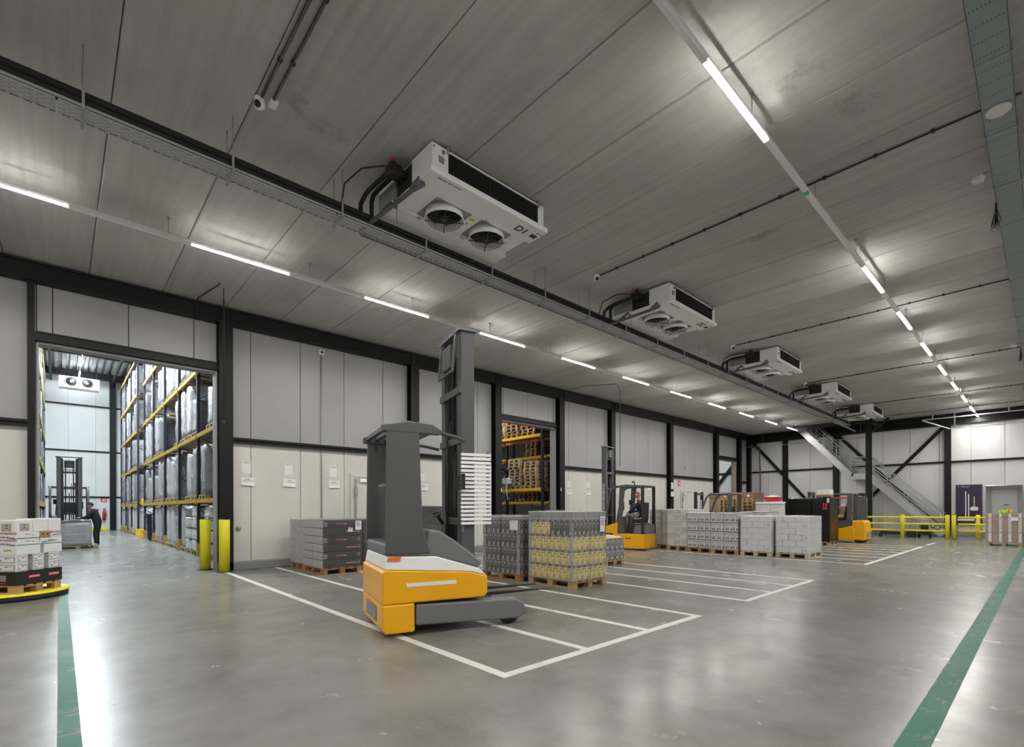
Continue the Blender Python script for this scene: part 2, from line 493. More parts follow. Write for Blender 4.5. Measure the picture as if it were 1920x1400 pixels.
for x in (-6.2, 3.02, 8.34, 11.86, 15.36, 18.92, 24.17, 29.6, 32.92, 34.5):
    mb = MB(); mb.prism(hprofile(0.3, 0.24), 'z', 0.0, 6.07)
    for z in (2.0, 4.0, 5.9): mb.box(-0.14, 0.14, 0.02, 0.22, z, z + 0.012)
    mb.obj('steel_column', MAT['steel'], wall_left, loc=(x, W, 0))
MB().box(-0.46, -0.35, 13.72, 14.1, 0, 6.07).obj('steel_post', MAT['steel'], wall_left)
mb = MB()
mb.box(HX0, E, W - 0.02, P, 6.07, 6.10).box(HX0, E, W + 0.02, W + 0.05, 6.10, 6.40).box(HX0, E, W - 0.02, P, 6.40, 6.425)
for x in (3.02, 8.34, 11.86, 15.36, 18.92, 24.17, 29.6, 32.92):
    for dx in (-0.12, 0.12): mb.box(x + dx - 0.008, x + dx + 0.008, W - 0.01, W + 0.05, 6.10, 6.40)
mb.obj('edge_beam', MAT['steel'], wall_left)
MB().box(HX0, E, W + 0.06, P + 0.3, 6.10, C + 0.02).obj('beam_packing', MAT['steel_soft'], wall_left)
xs = [HX0, -6.35, -6.05, -0.46, 3.17, 8.19, 8.49, 11.71, 15.51, 18.77, 19.07, 24.02, 24.32, 29.45, 33.07, 34.35]
for a, b in ((HX0, -6.35), (-6.05, -0.46), (3.17, 8.19), (8.49, 11.71), (15.51, 18.77), (19.07, 24.02), (24.32, 29.45), (33.07, 34.35)):
    mb = MB(); mb.box(a, b, P - 0.1, P, 3.23, 3.25).box(a, b, P - 0.1, P - 0.085, 3.17, 3.31).box(a, b, P - 0.02, P, 3.19, 3.30)
    mb.obj('girt', MAT['steel'], wall_left)
for a, b in ((HX0, -0.35), (2.88, 12.1), (15.22, 30.2), (32.75, E)):
    MB().box(a, b, W + 0.0, P + 0.2, 0, ZP0).obj('plinth', MAT['plinth'], wall_left, bevel=0.012)
# opening frames
for n, (a, b, z) in enumerate(OP):
    fr = MB(); fr.box(a - 0.02, b + 0.02, P - 0.12, P + 0.02, z, z + 0.17).box(a, b, P - 0.14, P - 0.12, z + 0.15, z + 0.18)
    fr.obj('lintel', MAT['steel'], wall_left)
    MB().box(a, b, P - 0.02, P + 0.3, z - 0.045, z - 0.005).obj('lintel_trim', MAT['galv_dull'], wall_left)
    for q, s in ((a, 1), (b, -1)):
        MB().box(min(q, q + s * 0.035), max(q, q + s * 0.035), P - 0.03, P + 0.28, 0, z - 0.045).obj('jamb_trim', MAT['galv_dull'] if n != 2 else MAT['wood_grey'], wall_left)
MB().box(HX0, E, P + 0.135, P + 0.3, 4.95, 12.0).obj('store_backing', MAT['dark'], wall_left)
for a, b in ((HX0, -0.33), (2.87, 12.12), (15.2, 30.2), (32.72, E)):
    MB().box(a, b, P + 0.135, P + 0.3, 0, 4.95).obj('store_backing', MAT['dark'], wall_left)

# end wall
wall_back = structure('wall_back')
y = 13.84; i = 0
while y > HY0:
    y1 = max(y - PW, HY0)
    key = 'end%.2f' % (y - y1)
    if key not in pan_me:
        g = 0.006; b = 0.008; w = y - y1; th = 0.12; mb = MB()
        mb.prism([(g, th), (g, b), (g + b, 0), (w - g - b, 0), (w - g, b), (w - g, th)], 'z', 0.0, 6.1)
        pan_me[key] = mb.mesh('panel', MAT['panel_end'])
    mk('panel', pan_me[key], wall_back, loc=(E, y, 0.3), rot=(0, 0, -pi / 2)); y = y1
for yy in (11.51, 8.68, 3.58, -1.5, -6.6):
    mb = MB(); mb.prism(hprofile(0.26, 0.24), 'z', 0.0, 5.9)
    mb.obj('steel_column', MAT['steel'], wall_back, loc=(E - 0.25, yy, 0), rot=(0, 0, -pi / 2))
mb = MB().box(E - 0.27, E, HY0, W, 5.88, 5.91).box(E - 0.2, E - 0.17, HY0, W, 5.91, 6.36).box(E - 0.27, E, HY0, W, 6.36, 6.40)
mb.obj('edge_beam', MAT['steel'], wall_back)
MB().box(E - 0.16, E + 0.2, HY0, W, 5.91, C + 0.02).obj('beam_packing', MAT['steel_soft'], wall_back)
for a, b in ((HY0, -6.73), (-6.47, -1.63), (-1.37, 3.45), (3.71, 8.55), (8.81, 11.38), (11.64, W)):
    MB().box(E - 0.1, E, a, b, 3.88, 3.98).obj('girt', MAT['steel'], wall_back)
MB().box(E - 0.06, E + 0.1, HY0, W, 0, 0.32).obj('plinth', MAT['plinth'], wall_back, bevel=0.01)
for (y0, z0), (y1, z1) in (((13.4, 5.8), (8.85, 0.3)), ((8.5, 5.8), (3.75, 0.3)), ((3.7, 5.85), (8.5, 0.35))):
    mb = MB(); mb.bar((E - 0.14, y0, z0), (E - 0.14, y1, z1), 0.012, 0.17).bar((E - 0.15, y0, z0), (E - 0.15, y1, z1), 0.13, 0.012)
    mb.obj('diagonal_brace', MAT['steel'], wall_back)
    mb = MB(); mb.box(E - 0.155, E - 0.14, y0 - 0.14, y0 + 0.14, z0 - 0.2, z0 + 0.06); mb.obj('gusset_plate', MAT['steel'], wall_back)
free = MB(); free.prism(hprofile(0.24, 0.24), 'z', 0, C - 0.01)
for z in (0.0, 3.1, 3.3): free.box(-0.13, 0.13, -0.01, 0.25, z, z + 0.015)
struct(free.obj('trim_1', MAT['steel'], loc=(31.9, 6.5, 0), rot=(0, 0, -pi / 2)))
mb = MB(); mb.bar((31.9, 6.45, 5.5), (31.9, 5.6, 6.2), 0.1, 0.1).bar((32, 6.4, 6.15), (E - 0.2, 6.4, 6.15), 0.12, 0.2).bar((32.02, 6.4, 6.2), (32.02, 10.4, 6.2), 0.12, 0.22)
struct(mb.obj('trim_2', MAT['steel']))

# the two walls behind the camera
wr = structure('wall_right')
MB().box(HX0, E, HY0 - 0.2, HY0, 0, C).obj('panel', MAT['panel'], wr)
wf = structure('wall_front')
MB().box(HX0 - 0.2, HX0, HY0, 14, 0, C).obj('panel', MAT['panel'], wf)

# doors in the left wall
def door(name, x0, x1, z1, side):
    d = structure(name)
    fr = MB(); fr.box(x0 - 0.09, x0, P - 0.05, P, ZP0, z1 + 0.09).box(x1, x1 + 0.09, P - 0.05, P, ZP0, z1 + 0.09).box(x0, x1, P - 0.05, P, z1, z1 + 0.09)
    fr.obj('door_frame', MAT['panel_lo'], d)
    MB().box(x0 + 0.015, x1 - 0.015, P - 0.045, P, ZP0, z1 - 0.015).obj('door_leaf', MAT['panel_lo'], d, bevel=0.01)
    hb = MB(); hb.box(x0 + 0.03, x0 + 0.07, P - 0.09, P - 0.045, z1 - 1.35, z1 - 0.05).box(x0 + 0.0, x0 + 0.09, P - 0.12, P - 0.045, z1 - 0.55, z1 - 0.3).box(x0 + 0.02, x0 + 0.09, P - 0.1, P - 0.045, z1 - 1.4, z1 - 1.3)
    hb.obj('locking_bar', MAT['galv_dull'], d, bevel=0.008)
    MB().box(x0 + 0.18, x0 + 0.48, P - 0.11, P - 0.045, z1 - 0.16, z1 - 0.06).obj('door_closer', MAT['white'], d, bevel=0.01)
    MB().bar((x0 + 0.1, P - 0.1, z1 - 0.02), (x0 + 0.7, P - 0.1, z1 - 0.03), 0.02).obj('closer_arm', MAT['galv_dull'], d)
door('door_1', 6.38, 7.6, 2.46, 1)
door('door_2', 25.55, 27.1, 2.44, 1)

# ------------------------------------------------------------ cold store behind the left wall
ST = 11.4
wall_far = structure('wall_far')
for z0, z1 in ((0.0, 2.42), (2.48, 5.75), (5.81, 9.05), (9.11, ST)):
    for k in range(8):
        x0 = -4 + k * 1.5
        MB().box(x0 + 0.004, x0 + 1.496, FAR, FAR + 0.1, z0, z1).obj('panel', MAT['panel_store'], wall_far, bevel=0.008)
for z in (2.45, 5.78, 9.08): MB().box(-4, 8, FAR - 0.08, FAR, z - 0.05, z + 0.05).obj('girt', MAT['steel'], wall_far)
MB().box(2.78, 3.12, FAR - 0.4, FAR - 0.02, 0, ST).obj('steel_column', MAT['steel'], wall_far)
ws = structure('wall_store_left')
MB().box(-2.3, -2.2, P + 0.3, FAR, 0, ST).obj('panel', MAT['panel_store'], ws)
ws2 = structure('wall_store_right')
MB().box(8.0, 8.1, P + 0.3, FAR, 0, ST).obj('panel', MAT['panel_store'], ws2)
ceil_s = structure('ceiling_store')
mb = MB()
prof = []
x = -4.0
while x < 8.2:
    prof += [(x, ST), (x + 0.16, ST), (x + 0.2, ST + 0.14), (x + 0.34, ST + 0.14), (x + 0.38, ST)]; x += 0.38
top = [(8.2, ST + 0.3), (-4.0, ST + 0.3)]
mb.prism(prof + top, 'y', P + 0.3, FAR + 0.2); mb.obj('corrugated_deck', MAT['galv_dull'], ceil_s)
for yy in (19, 26, 33, 40, 46.6): MB().box(-4, 8, yy - 0.1, yy + 0.1, ST - 0.45, ST).obj('roof_beam', MAT['steel'], ceil_s)
for xx in (-0.4, 2.9): MB().box(xx - 0.06, xx + 0.06, P + 0.3, FAR, ST - 0.75, ST - 0.5).obj('purlin', MAT['steel'], ceil_s)

# rooms seen through the second and third opening
wall_pal = structure('wall_pallet_store')
MB().box(10, 26, 26.0, 26.2, 0, 8).obj('panel', MAT['panel_store'], wall_pal)
MB().box(9.9, 10.0, P + 0.3, 26, 0, 8).obj('panel', MAT['panel_store'], wall_pal)
MB().box(26, 26.1, P + 0.3, 26, 0, 8).obj('panel', MAT['panel_store'], wall_pal)
struct(MB().box(9.9, 26.1, P + 0.3, 26.2, 8, 8.2).obj('ceiling_pallet_store', MAT['dark']))
wall_an = structure('wall_annex')
XA = 35.6
for k in range(7):
    MB().box(XA, XA + 0.1, 14.2 + k * 1.24 + 0.005, 15.44 + k * 1.24 - 0.005, 0, 7).obj('panel', MAT['panel_end'], wall_an, bevel=0.008)
MB().box(XA - 0.1, XA, 14.2, 22.8, 3.95, 4.07).obj('girt', MAT['steel'], wall_an)
MB().bar((XA - 0.08, 15.0, 4.92), (XA - 0.08, 17.4, 1.85), 0.12, 0.17).obj('diagonal_brace', MAT['steel'], wall_an)
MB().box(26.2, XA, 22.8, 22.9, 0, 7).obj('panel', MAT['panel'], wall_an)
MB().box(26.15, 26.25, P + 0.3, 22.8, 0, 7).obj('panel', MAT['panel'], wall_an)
struct(MB().box(26.2, XA, P + 0.3, 22.8, 7, 7.2).obj('ceiling_annex', MAT['slab']))
# ------------------------------------------------------------ LED trunking lines
ZL = 6.13
def led_line(name, label, Y, x0, x1, starts, Lm, mat='led', z=ZL, top=C, axis='x', cat='strip light', rods=True):
    t = thing(name, label, cat, (0, 0, 0) if axis == 'x' else (0, 0, 0))
    def A(p): return p if axis == 'x' else (p[1], p[0], p[2])
    def pr(mb, prof, a, b):
        mb.prism([(Y + q, z + r) for q, r in prof] if True else 0, 'x' if axis == 'x' else 'y', a, b); return mb
    body = [(-0.031, 0.0), (0.031, 0.0), (0.031, 0.05), (0.022, 0.06), (-0.022, 0.06), (-0.031, 0.05)]
    pr(MB(), body, x0, x1).obj('trunking', MAT['white'], t)
    cover = [(-0.033, 0.0), (-0.026, -0.022), (0.026, -0.022), (0.033, 0.0)]
    segs = sorted(starts); cur = x0; me = None
    for s in segs + [None]:
        e = x1 if s is None else s
        if e - cur > 0.05: pr(MB(), cover, cur + 0.004, e - 0.004).obj('blank_cover', MAT['white'], t)
        if s is None: break
        a = max(s, x0); b = min(s + Lm, x1)
        dif = [(-0.033, -0.002), (-0.029, -0.006), (0.029, -0.006), (0.033, -0.002), (0.033, 0.0), (-0.033, 0.0)]
        pr(MB(), dif, a, b).obj('led_module', MAT[mat], t)
        cur = b
    if rods:
        x = x0 + 0.9; i = 0
        while x < x1:
            mb = MB(); mb.cyl(A((x, Y, z + 0.05)), A((x, Y, top)), 0.005, 6)
            mb.box(*( (x - 0.02, x + 0.02, Y - 0.02, Y + 0.02) if axis == 'x' else (Y - 0.02, Y + 0.02, x - 0.02, x + 0.02)), top - 0.012, top)
            mb.obj('hanger_rod', MAT['galv_dull'], t); x += 2.37
    return t
MS = [4.93 + 3.22 * k for k in range(-4, 10)]
led_line('strip_light', 'long white strip light nearest the wall with the big openings', 10.10, HX0, 32.6, [m for m in MS if m < 32], 1.62)
t2 = led_line('strip_light', 'long white strip light over the open aisle, with one unlit stretch', 2.39, HX0, E - 0.35, [m for m in MS if abs(m - 8.15) > 0.1 and m < 33] + [33.35], 1.62)
MB().box(8.02, 8.10, 2.355, 2.425, ZL - 0.03, ZL - 0.005).obj('emergency_indicator', MAT['screen_green'], t2, label='green emergency indicator')
led_line('strip_light', 'white strip light of the dock side, added outside the picture for lighting', -5.3, HX0, 33, [m for m in MS if m < 32], 1.62, rods=False)  # unseen third line at the regular strip spacing, added to light the hall

# ------------------------------------------------------------ service run: cable tray and insulated pipes
def perforated(name, label, x0, x1, y0, y1, z, hgt, cat, piece=3.0, mat='galv', slots=True, parent=None):
    pass
tray = thing('cable_tray', 'long perforated cable tray hung below the ceiling beside the coolers', 'cable tray')
def tray_piece(x0, x1, y0, y1, z, hs=0.05):
    """perforated tray: floor strips and cross webs leave real slots open"""
    mb = MB(); n = 7; w = (y1 - y0) / n; t = 0.004
    for i in range(n + 1):
        yc = y0 + i * w
        mb.box(x0, x1, yc - 0.0065, yc + 0.0065, z, z + t)
    x = x0; k = 0
    while x < x1 - 0.02:
        for i in range(n):
            off = 0.05 if i % 2 else 0.0
            a = x + off
            if a + 0.03 < x1: mb.box(a, a + 0.035, y0 + i * w + 0.006, y0 + (i + 1) * w - 0.006, z, z + t)
        x += 0.10; k += 1
    mb.box(x0, x1, y0 - 0.003, y0, z, z + hs).box(x0, x1, y1, y1 + 0.003, z, z + hs)
    return mb
tm = tray_piece(0, 2.98, 7.0, 7.24, 5.79, 0.02).mesh('tray_section', MAT['galv'])
x = -9.0
while x < 29: mk('tray_section', tm, tray, loc=(x, 0, 0)); x += 3.0
i = 0
x = -5.2
brx = []
while x < 30.5:
    b = MB()
    b.cyl((x, 6.97, 5.74), (x, 6.97, C), 0.006, 6).cyl((x, 7.27, 5.74), (x, 7.27, C), 0.006, 6)
    b.box(x - 0.014, x + 0.014, 6.93, 7.32, 5.765, 5.786).box(x - 0.012, x + 0.012, 6.955, 6.975, 5.786, 6.02)
    b.obj('hanger_bracket', MAT['galv_dull'], tray); x += 1.43 if x > 0.1 else 1.8
pipes = thing('pipe_run', 'black insulated pipes running along the cable tray under the ceiling', 'pipes')
for yy, zz, r in ((7.035, 5.965, 0.044), (7.115, 5.905, 0.044), (7.02, 5.875, 0.04)):
    MB().cyl((-9, yy, zz), (29.5, yy, zz), r, 10).obj('insulated_pipe', MAT['rubber'], pipes)
MB().cyl((-9, 6.985, 5.83), (30.5, 6.985, 5.83), 0.014, 8).obj('thin_pipe', MAT['galv'], pipes, label='thin galvanised pipe')
MB().cyl((3.5, 7.3, 5.83), (30.5, 7.3, 5.83), 0.03, 8).obj('drain_pipe', MAT['grey_tube'], pipes, label='grey plastic drain pipe')
MB().bar((28.0, 7.15, 5.8), (32.2, 7.15, 5.72), 0.06, 0.05).obj('rail_end', MAT['galv'], pipes)

# ------------------------------------------------------------ air coolers
def make_cooler(label, first):
    t = thing('air_cooler', label, 'air cooler', group='ceiling air coolers')
    L = 2.16; zt = C - 0.045; zb = 6.03
    # local: x 0..L, y 5.57..7.03
    A, B = 5.57, 7.03
    for s in (0, 1):
        f = (lambda y: y) if s == 0 else (lambda y: A + B - y)
        mb = MB()
        def bx(x0, x1, y0, y1, z0, z1, mb=mb, f=f): mb.box(x0, x1, min(f(y0), f(y1)), max(f(y0), f(y1)), z0, z1)
        bx(0.0, 0.27, A, A + 0.012, zb + 0.06, zt); bx(L - 0.13, L, A, A + 0.012, zb + 0.06, zt)
        bx(0.27, L - 0.13, A, A + 0.012, zt - 0.025, zt)
        bx(0.0, 0.012, A, A + 0.5, zb + 0.06, zt); bx(L - 0.012, L, A, A + 0.45, zb + 0.06, zt)
        bx(0.02, L - 0.02, A + 0.012, B - 0.012, zt - 0.006, zt) if s == 0 else None
        mb.obj('casing', MAT['white'], t)
        mb = MB()
        pr = [(f(A - 0.015), zb + 0.075), (f(A - 0.015), zb + 0.008), (f(A - 0.005), zb), (f(A + 0.42), zb), (f(A + 0.44), zb + 0.02), (f(A + 0.44), zb + 0.075)]
        mb.prism(pr, 'x', -0.02, L + 0.08); mb.obj('drip_tray', MAT['white'], t)
        co = MB()
        y_ = f(A + 0.03); co.box(0.26, L - 0.12, min(y_, f(A + 0.06)), max(y_, f(A + 0.06)), zb + 0.06, zt - 0.02)
        k = 0
        while k < 36:
            zz = zb + 0.07 + k * 0.0088; co.box(0.27, L - 0.13, min(f(A + 0.018), f(A + 0.03)), max(f(A + 0.018), f(A + 0.03)), zz, zz + 0.003); k += 1
        for xx in (0.27, 1.02, L - 0.14): co.box(xx, xx + 0.012, min(f(A + 0.008), f(A + 0.03)), max(f(A + 0.008), f(A + 0.03)), zb + 0.06, zt - 0.02)
        co.obj('coil', MAT['mesh_dark'], t)
    mb = MB()
    # fan deck with two square recesses
    fx = (0.71, 1.55); fy = 6.30; q = 0.33
    z0, z1 = zb + 0.02, zb + 0.05
    mb.box(0.0, fx[0] - q, A + 0.42, B - 0.42, z0, z1).box(fx[0] + q, fx[1] - q, A + 0.42, B - 0.42, z0, z1).box(fx[1] + q, L, A + 0.42, B - 0.42, z0, z1)
    mb.obj('fan_deck', MAT['white'], t)
    for i, x in enumerate(fx):
        fan = mk('fan', MB().box(x - q, x + q, fy - 0.3, fy + 0.3, zb + 0.045, zb + 0.06).mesh('fan', MAT['galv_dull']), t)
        MB().lathe([(0.0, zb + 0.02), (0.279, zb + 0.025), (0.279, zb + 0.04), (0, zb + 0.04)], (x, fy, 0), 28).obj('shade_disc', MAT['dark'], fan)  # dark disc standing in for the shade inside the fan ring
        ring = MB(); ring.lathe([(0.30, zb + 0.05), (0.292, zb - 0.05), (0.312, zb - 0.085), (0.298, zb - 0.09), (0.28, zb - 0.05), (0.28, zb + 0.05)], (x, fy, 0), 28)
        ring.obj('fan_ring', MAT['white'], fan)
        bl = MB()
        bl.lathe([(0.0, zb - 0.075), (0.07, zb - 0.07), (0.085, zb - 0.01), (0.085, zb + 0.03), (0, zb + 0.035)], (x, fy, 0), 16)
        for j in range(7):
            a = 2 * pi * j / 7; b0, b1 = a - 0.26, a + 0.30
            p = [(x + 0.08 * cos(b0), fy + 0.08 * sin(b0), zb - 0.01), (x + 0.25 * cos(b0 + 0.1), fy + 0.25 * sin(b0 + 0.1), zb - 0.025),
                 (x + 0.255 * cos(b1), fy + 0.255 * sin(b1), zb + 0.03), (x + 0.08 * cos(b1), fy + 0.08 * sin(b1), zb + 0.03)]
            b = len(bl.v); bl.v += p + [(u, v, w + 0.004) for u, v, w in p]
            for fc in ((0, 1, 2, 3), (7, 6, 5, 4), (0, 4, 5, 1), (1, 5, 6, 2), (2, 6, 7, 3), (3, 7, 4, 0)): bl.face([b + k for k in fc])
        bl.fix = True; bl.obj('fan_blades', MAT['black'], fan)
        gr = MB()
        for rr in (0.13, 0.19, 0.25): gr.tube([(x + rr * cos(2 * pi * k / 24), fy + rr * sin(2 * pi * k / 24), zb - 0.10) for k in range(24)], 0.0025, 4, closed=True)
        for k in range(4):
            a = pi / 4 + k * pi / 2 + 0.2; gr.bar((x, fy, zb - 0.095), (x + 0.30 * cos(a), fy + 0.30 * sin(a), zb - 0.10), 0.014, 0.008)
        gr.obj('fan_guard', MAT['black'], fan)
        MB().lathe([(0.0, zb - 0.084), (0.018, zb - 0.08), (0.018, zb - 0.07)], (x, fy, 0), 10).obj('hub_cap', MAT['white_matt'], fan)
        MB().box(x - 0.30, x - 0.22, fy - 0.345, fy - 0.305, zb - 0.0, zb + 0.02).obj('hinge', MAT['galv_dull'], fan)
        MB().box(x - 0.30, x - 0.22, fy + 0.305, fy + 0.345, zb - 0.0, zb + 0.02).obj('hinge', MAT['galv_dull'], fan)
    # connection side with open end, pipes, valves and drains
    MB().box(0.02, 0.1, A + 0.5, B - 0.45, zb + 0.06, zt - 0.01).obj('connection_recess', MAT['dark'], t)
    MB().box(-0.02, 0.02, B - 0.52, B - 0.02, zb + 0.06, zt - 0.08).obj('end_cover', MAT['galv_dull'], t)
    v = MB()
    v.cyl((0.06, 6.25, zb + 0.27), (-0.2, 6.25, zb + 0.27), 0.05, 10).box(-0.26, -0.08, 6.2, 6.38, zb + 0.2, zb + 0.34).cyl((-0.18, 6.28, zb + 0.3), (-0.18, 6.28, zb + 0.4), 0.035, 10)
    v.obj('valve', MAT['black'], t, bevel=0.01)
    MB().lathe([(0, zb + 0.40), (0.035, zb + 0.405), (0.035, zb + 0.43), (0, zb + 0.44)], (-0.18, 6.28, 0), 10).obj('valve_cap', MAT['red'], t, label='red valve cap')
    for dx, yy, zz in ((-0.10, 7.035, 0.30), (-0.24, 7.115, 0.24)):
        z = zb + zz
        MB().tube([(0.05, 6.30 + 0.02, z), (dx + 0.03, 6.33, z), (dx, 6.38, z), (dx - 0.02, 6.85, z), (dx - 0.03, 6.97, z - 0.03), (dx - 0.03, yy, z - 0.10), (dx - 0.03, yy, 5.99)], 0.033, 10).obj('connection_pipe', MAT['rubber'], t)
    MB().tube([(-0.3, 6.3, zb + 0.3), (-0.5, 6.6, zb + 0.32), (-0.62, 6.9, zb + 0.2), (-0.62, 7.02, 5.95)], 0.012, 6).obj('cable', MAT['black'], t)
    d = MB()
    d.tube([(0.06, 5.86, zb - 0.02), (0.02, 5.86, zb - 0.05), (-0.05, 5.98, zb - 0.09), (-0.16, 6.9, zb - 0.15), (-0.2, 7.24, zb - 0.17), (-0.2, 7.3, zb - 0.19)], 0.032, 10)
    d.tube([(0.06, 5.86, zb + 0.0), (-0.02, 5.86, zb + 0.03), (-0.06, 5.92, zb - 0.04), (-0.06, 6.0, zb - 0.085)], 0.03, 10)
    d.tube([(0.06, 6.62, zb + 0.0), (-0.02, 6.62, zb + 0.03), (-0.09, 6.7, zb - 0.06), (-0.13, 6.78, zb - 0.135)], 0.03, 10)
    d.obj('drain_hose', MAT['grey_tube'], t)
    w = MB(); w.tube([(0.04, 6.55, zb + 0.06), (0.03, 6.56, zb - 0.2), (0.05, 6.56, zb - 0.26)], 0.004, 5); w.obj('loose_wire', MAT['black'], t)
    for x in (0.26, L - 0.12):
        h = MB(); h.box(x - 0.015, x + 0.015, A - 0.015, A + 0.005, zt - 0.06, C).box(x - 0.03, x + 0.03, A - 0.03, A + 0.02, C - 0.008, C)
        h.obj('ceiling_bracket', MAT['galv_dull'], t)
    MB().box(0.11, 0.2, A - 0.004, A, zb + 0.17, zb + 0.26).obj('rating_plate', MAT['ink_grey'], t)
    MB().box(0.03, 0.045, A - 0.0035, A, zt - 0.06, zt - 0.03).obj('sticker', MAT['ink'], t)
    MB().lathe([(0.0, 0.0), (0.03, 0.0), (0.03, 0.003), (0, 0.003)], (0.19, A - 0.003, zt - 0.06), 14, axis='y').obj('round_logo', MAT['ink_grey'], t)
    lettering('lettering', 'Kelvion air coolers', 0.052, t, (0.14, A + 0.075, zb - 0.001), (1, 0, 0), (0, -1, 0), MAT['ink'])
    for k in (0, 1):
        MB().box(fx[k] + 0.36, fx[k] + 0.43, 6.1, 6.15, zb + 0.015, zb + 0.02).obj('warning_label', MAT['yellow'] if k == 0 else MAT['paper'], t)
        lettering('lettering', '21'[k], 0.07, t, (fx[k] + 0.38, 6.28, zb + 0.018), (1, 0, 0), (0, -1, 0), MAT['ink'])
    return t
CX = [3.68, 9.80, 16.10, 22.28, 28.2]
labs = ['white ceiling air cooler lettered D1, with two fans and a red valve cap', 'white ceiling air cooler lettered D2, behind the cooler lettered D1', 'white ceiling air cooler lettered D3, between coolers D2 and D4',
        'white ceiling air cooler lettered D4, second from the end wall', 'white ceiling air cooler lettered D5, above the galvanised stairs']
proto = make_cooler(labs[0], True)
coolers = [proto] + [dup(proto) for _ in range(4)]
for i, c in enumerate(coolers):
    c.location = (CX[i], 0, 0); c['label'] = labs[i]
    lettering('lettering', 'D%d' % (i + 1), 0.20, c, (2.16 - 0.43, 5.57 + 0.27, 6.03 - 0.001), (1, 0, 0), (0, -1, 0), MAT['ink'], 'LEFT', bold=0.004)
    MB().box(2.16 - 0.09, 2.16 + 0.03, 5.57 + 0.17, 5.57 + 0.26, 6.027, 6.0305).obj('dark_label', MAT['ink'], c, bevel=0.02)
    lettering('lettering', 'kelvion', 0.045, c, (2.16 - 0.06, 5.57 + 0.12, 6.029), (1, 0, 0), (0, -1, 0), MAT['ink'])

# ------------------------------------------------------------ ceiling conduits, cameras, right-hand channel
def conduit(name, label, x, y0, y1, n, r=0.012, mat='truck_dark'):
    t = thing(name, label, 'conduit')
    MB().cyl((x, y0, C - 0.025), (x, y1, C - 0.025), r, 8).obj('tube', MAT[mat], t)
    for k in range(n):
        yy = y0 + (y1 - y0) * (k + 0.3) / n
        MB().box(x - 0.022, x + 0.022, yy - 0.02, yy + 0.02, C - 0.042, C).obj('clip', MAT[mat], t)
def dome_cam(label, x, y):
    t = thing('security_camera', label, 'camera', (x, y, C))
    b = MB(); b.lathe([(0.055, 0.0), (0.06, -0.02), (0.055, -0.05)], (0, 0, 0), 18); b.obj('base', MAT['white'], t)
    h = MB(); h.lathe([(0, -0.06), (0.045, -0.05), (0.062, -0.01), (0.06, 0.03), (0.035, 0.055), (0, 0.06)], (0, 0, 0), 18)
    o = h.obj('head', MAT['white'], t, loc=(0, -0.0, -0.07), rot=(radians(-55), 0, radians(-42)))
    MB().lathe([(0, -0.064), (0.036, -0.062), (0.04, -0.052)], (0, 0, 0), 18).obj('lens', MAT['black'], o)
    return t
conduit('ceiling_conduit', 'dark conduit running up to the dome camera over the left side', 1.70 + 0.1, -2.0, 6.36, 9, 0.017)
conduit('ceiling_conduit', 'dark conduit ending at the white junction box beside the dome camera', 1.92, -2.0, 6.30, 9, 0.017)
dome_cam('white dome camera with dark lens at the end of two conduits', 1.79, 6.44)
jb = MB().box(-0.045, 0.045, -0.06, 0.06, -0.055, 0).obj('junction_box', MAT['white'], loc=(1.93, 6.38, C), bevel=0.008)
tag(jb, 'small white junction box on the ceiling beside the dome camera', 'junction box')
for x, lab, lc in ((8.46, 'thin conduit across the slabs just behind the cooler lettered D1', 'small camera at the conduit end behind cooler D1'), (15.14, 'thin conduit across the slabs just behind the cooler lettered D2', 'small camera at the conduit end behind cooler D2'),
               (21.8, 'thin conduit across the slabs just behind the cooler lettered D3', 'small camera at the conduit end behind cooler D3'), (28.4, 'thin conduit across the slabs beside the cooler lettered D5', None)):
    conduit('ceiling_conduit', lab, x, 0.2, 6.42, 10, 0.013)
    if lc: dome_cam(lc, x - 0.03, 6.48)
conduit('ceiling_conduit', 'thin conduit across the slabs nearest the end wall', 32.8, -2.0, 6.0, 8, 0.012)

ch = thing('perforated_channel', 'wide grey green perforated channel high on the right side', 'cable channel')
MAT['channel'] = NT('channel_grey_green', (0.30, 0.345, 0.345), 0.5, 0.25).mat
cz = 6.2
x = -3.0; k = 0
while x < 33:
    L = 1.46
    mb = MB(); mb.box(x, x + L, 0.245, 0.525, cz, cz + 0.004).box(x, x + L, 0.245, 0.249, cz, cz + 0.1).box(x, x + L, 0.521, 0.525, cz, cz + 0.1)
    s = mb.obj('channel_section', MAT['channel'], ch)
    h = MB(); q = x + 0.12
    while q < x + L - 0.05:
        for j in range(9): h.box(q + 0.004, q + 0.018, 0.27 + j * 0.028, 0.277 + j * 0.028, cz - 0.0012, cz)
        q += 0.243
    h.obj('slots', MAT['dark'], s); stuff(s.children[0])
    MB().box(x - 0.012, x + 0.012, 0.235, 0.535, cz - 0.008, cz + 0.1).obj('joint_strip', MAT['galv_dull'], ch)
    x += L
x = -2
while x < 32:
    MB().cyl((x, 0.27, cz), (x, 0.27, C), 0.006, 6).obj('hanger_rod', MAT['galv_dull'], ch); MB().cyl((x, 0.5, cz), (x, 0.5, C), 0.006, 6).obj('hanger_rod', MAT['galv_dull'], ch); x += 2.2
d = MB().lathe([(0, -0.045), (0.03, -0.045), (0.1, -0.036), (0.115, -0.02), (0.115, 0.0)], (0, 0, 0), 32).obj('wireless_disc', MAT['white_matt'], loc=(8.17, 0.385, cz - 0.003))
tag(d, 'white round access point under the perforated channel', 'access point')
sb = thing('motion_sensor', 'beige sensor box on a bracket at the nearer part of the channel', 'sensor', (9.62, 0.62, 6.2))
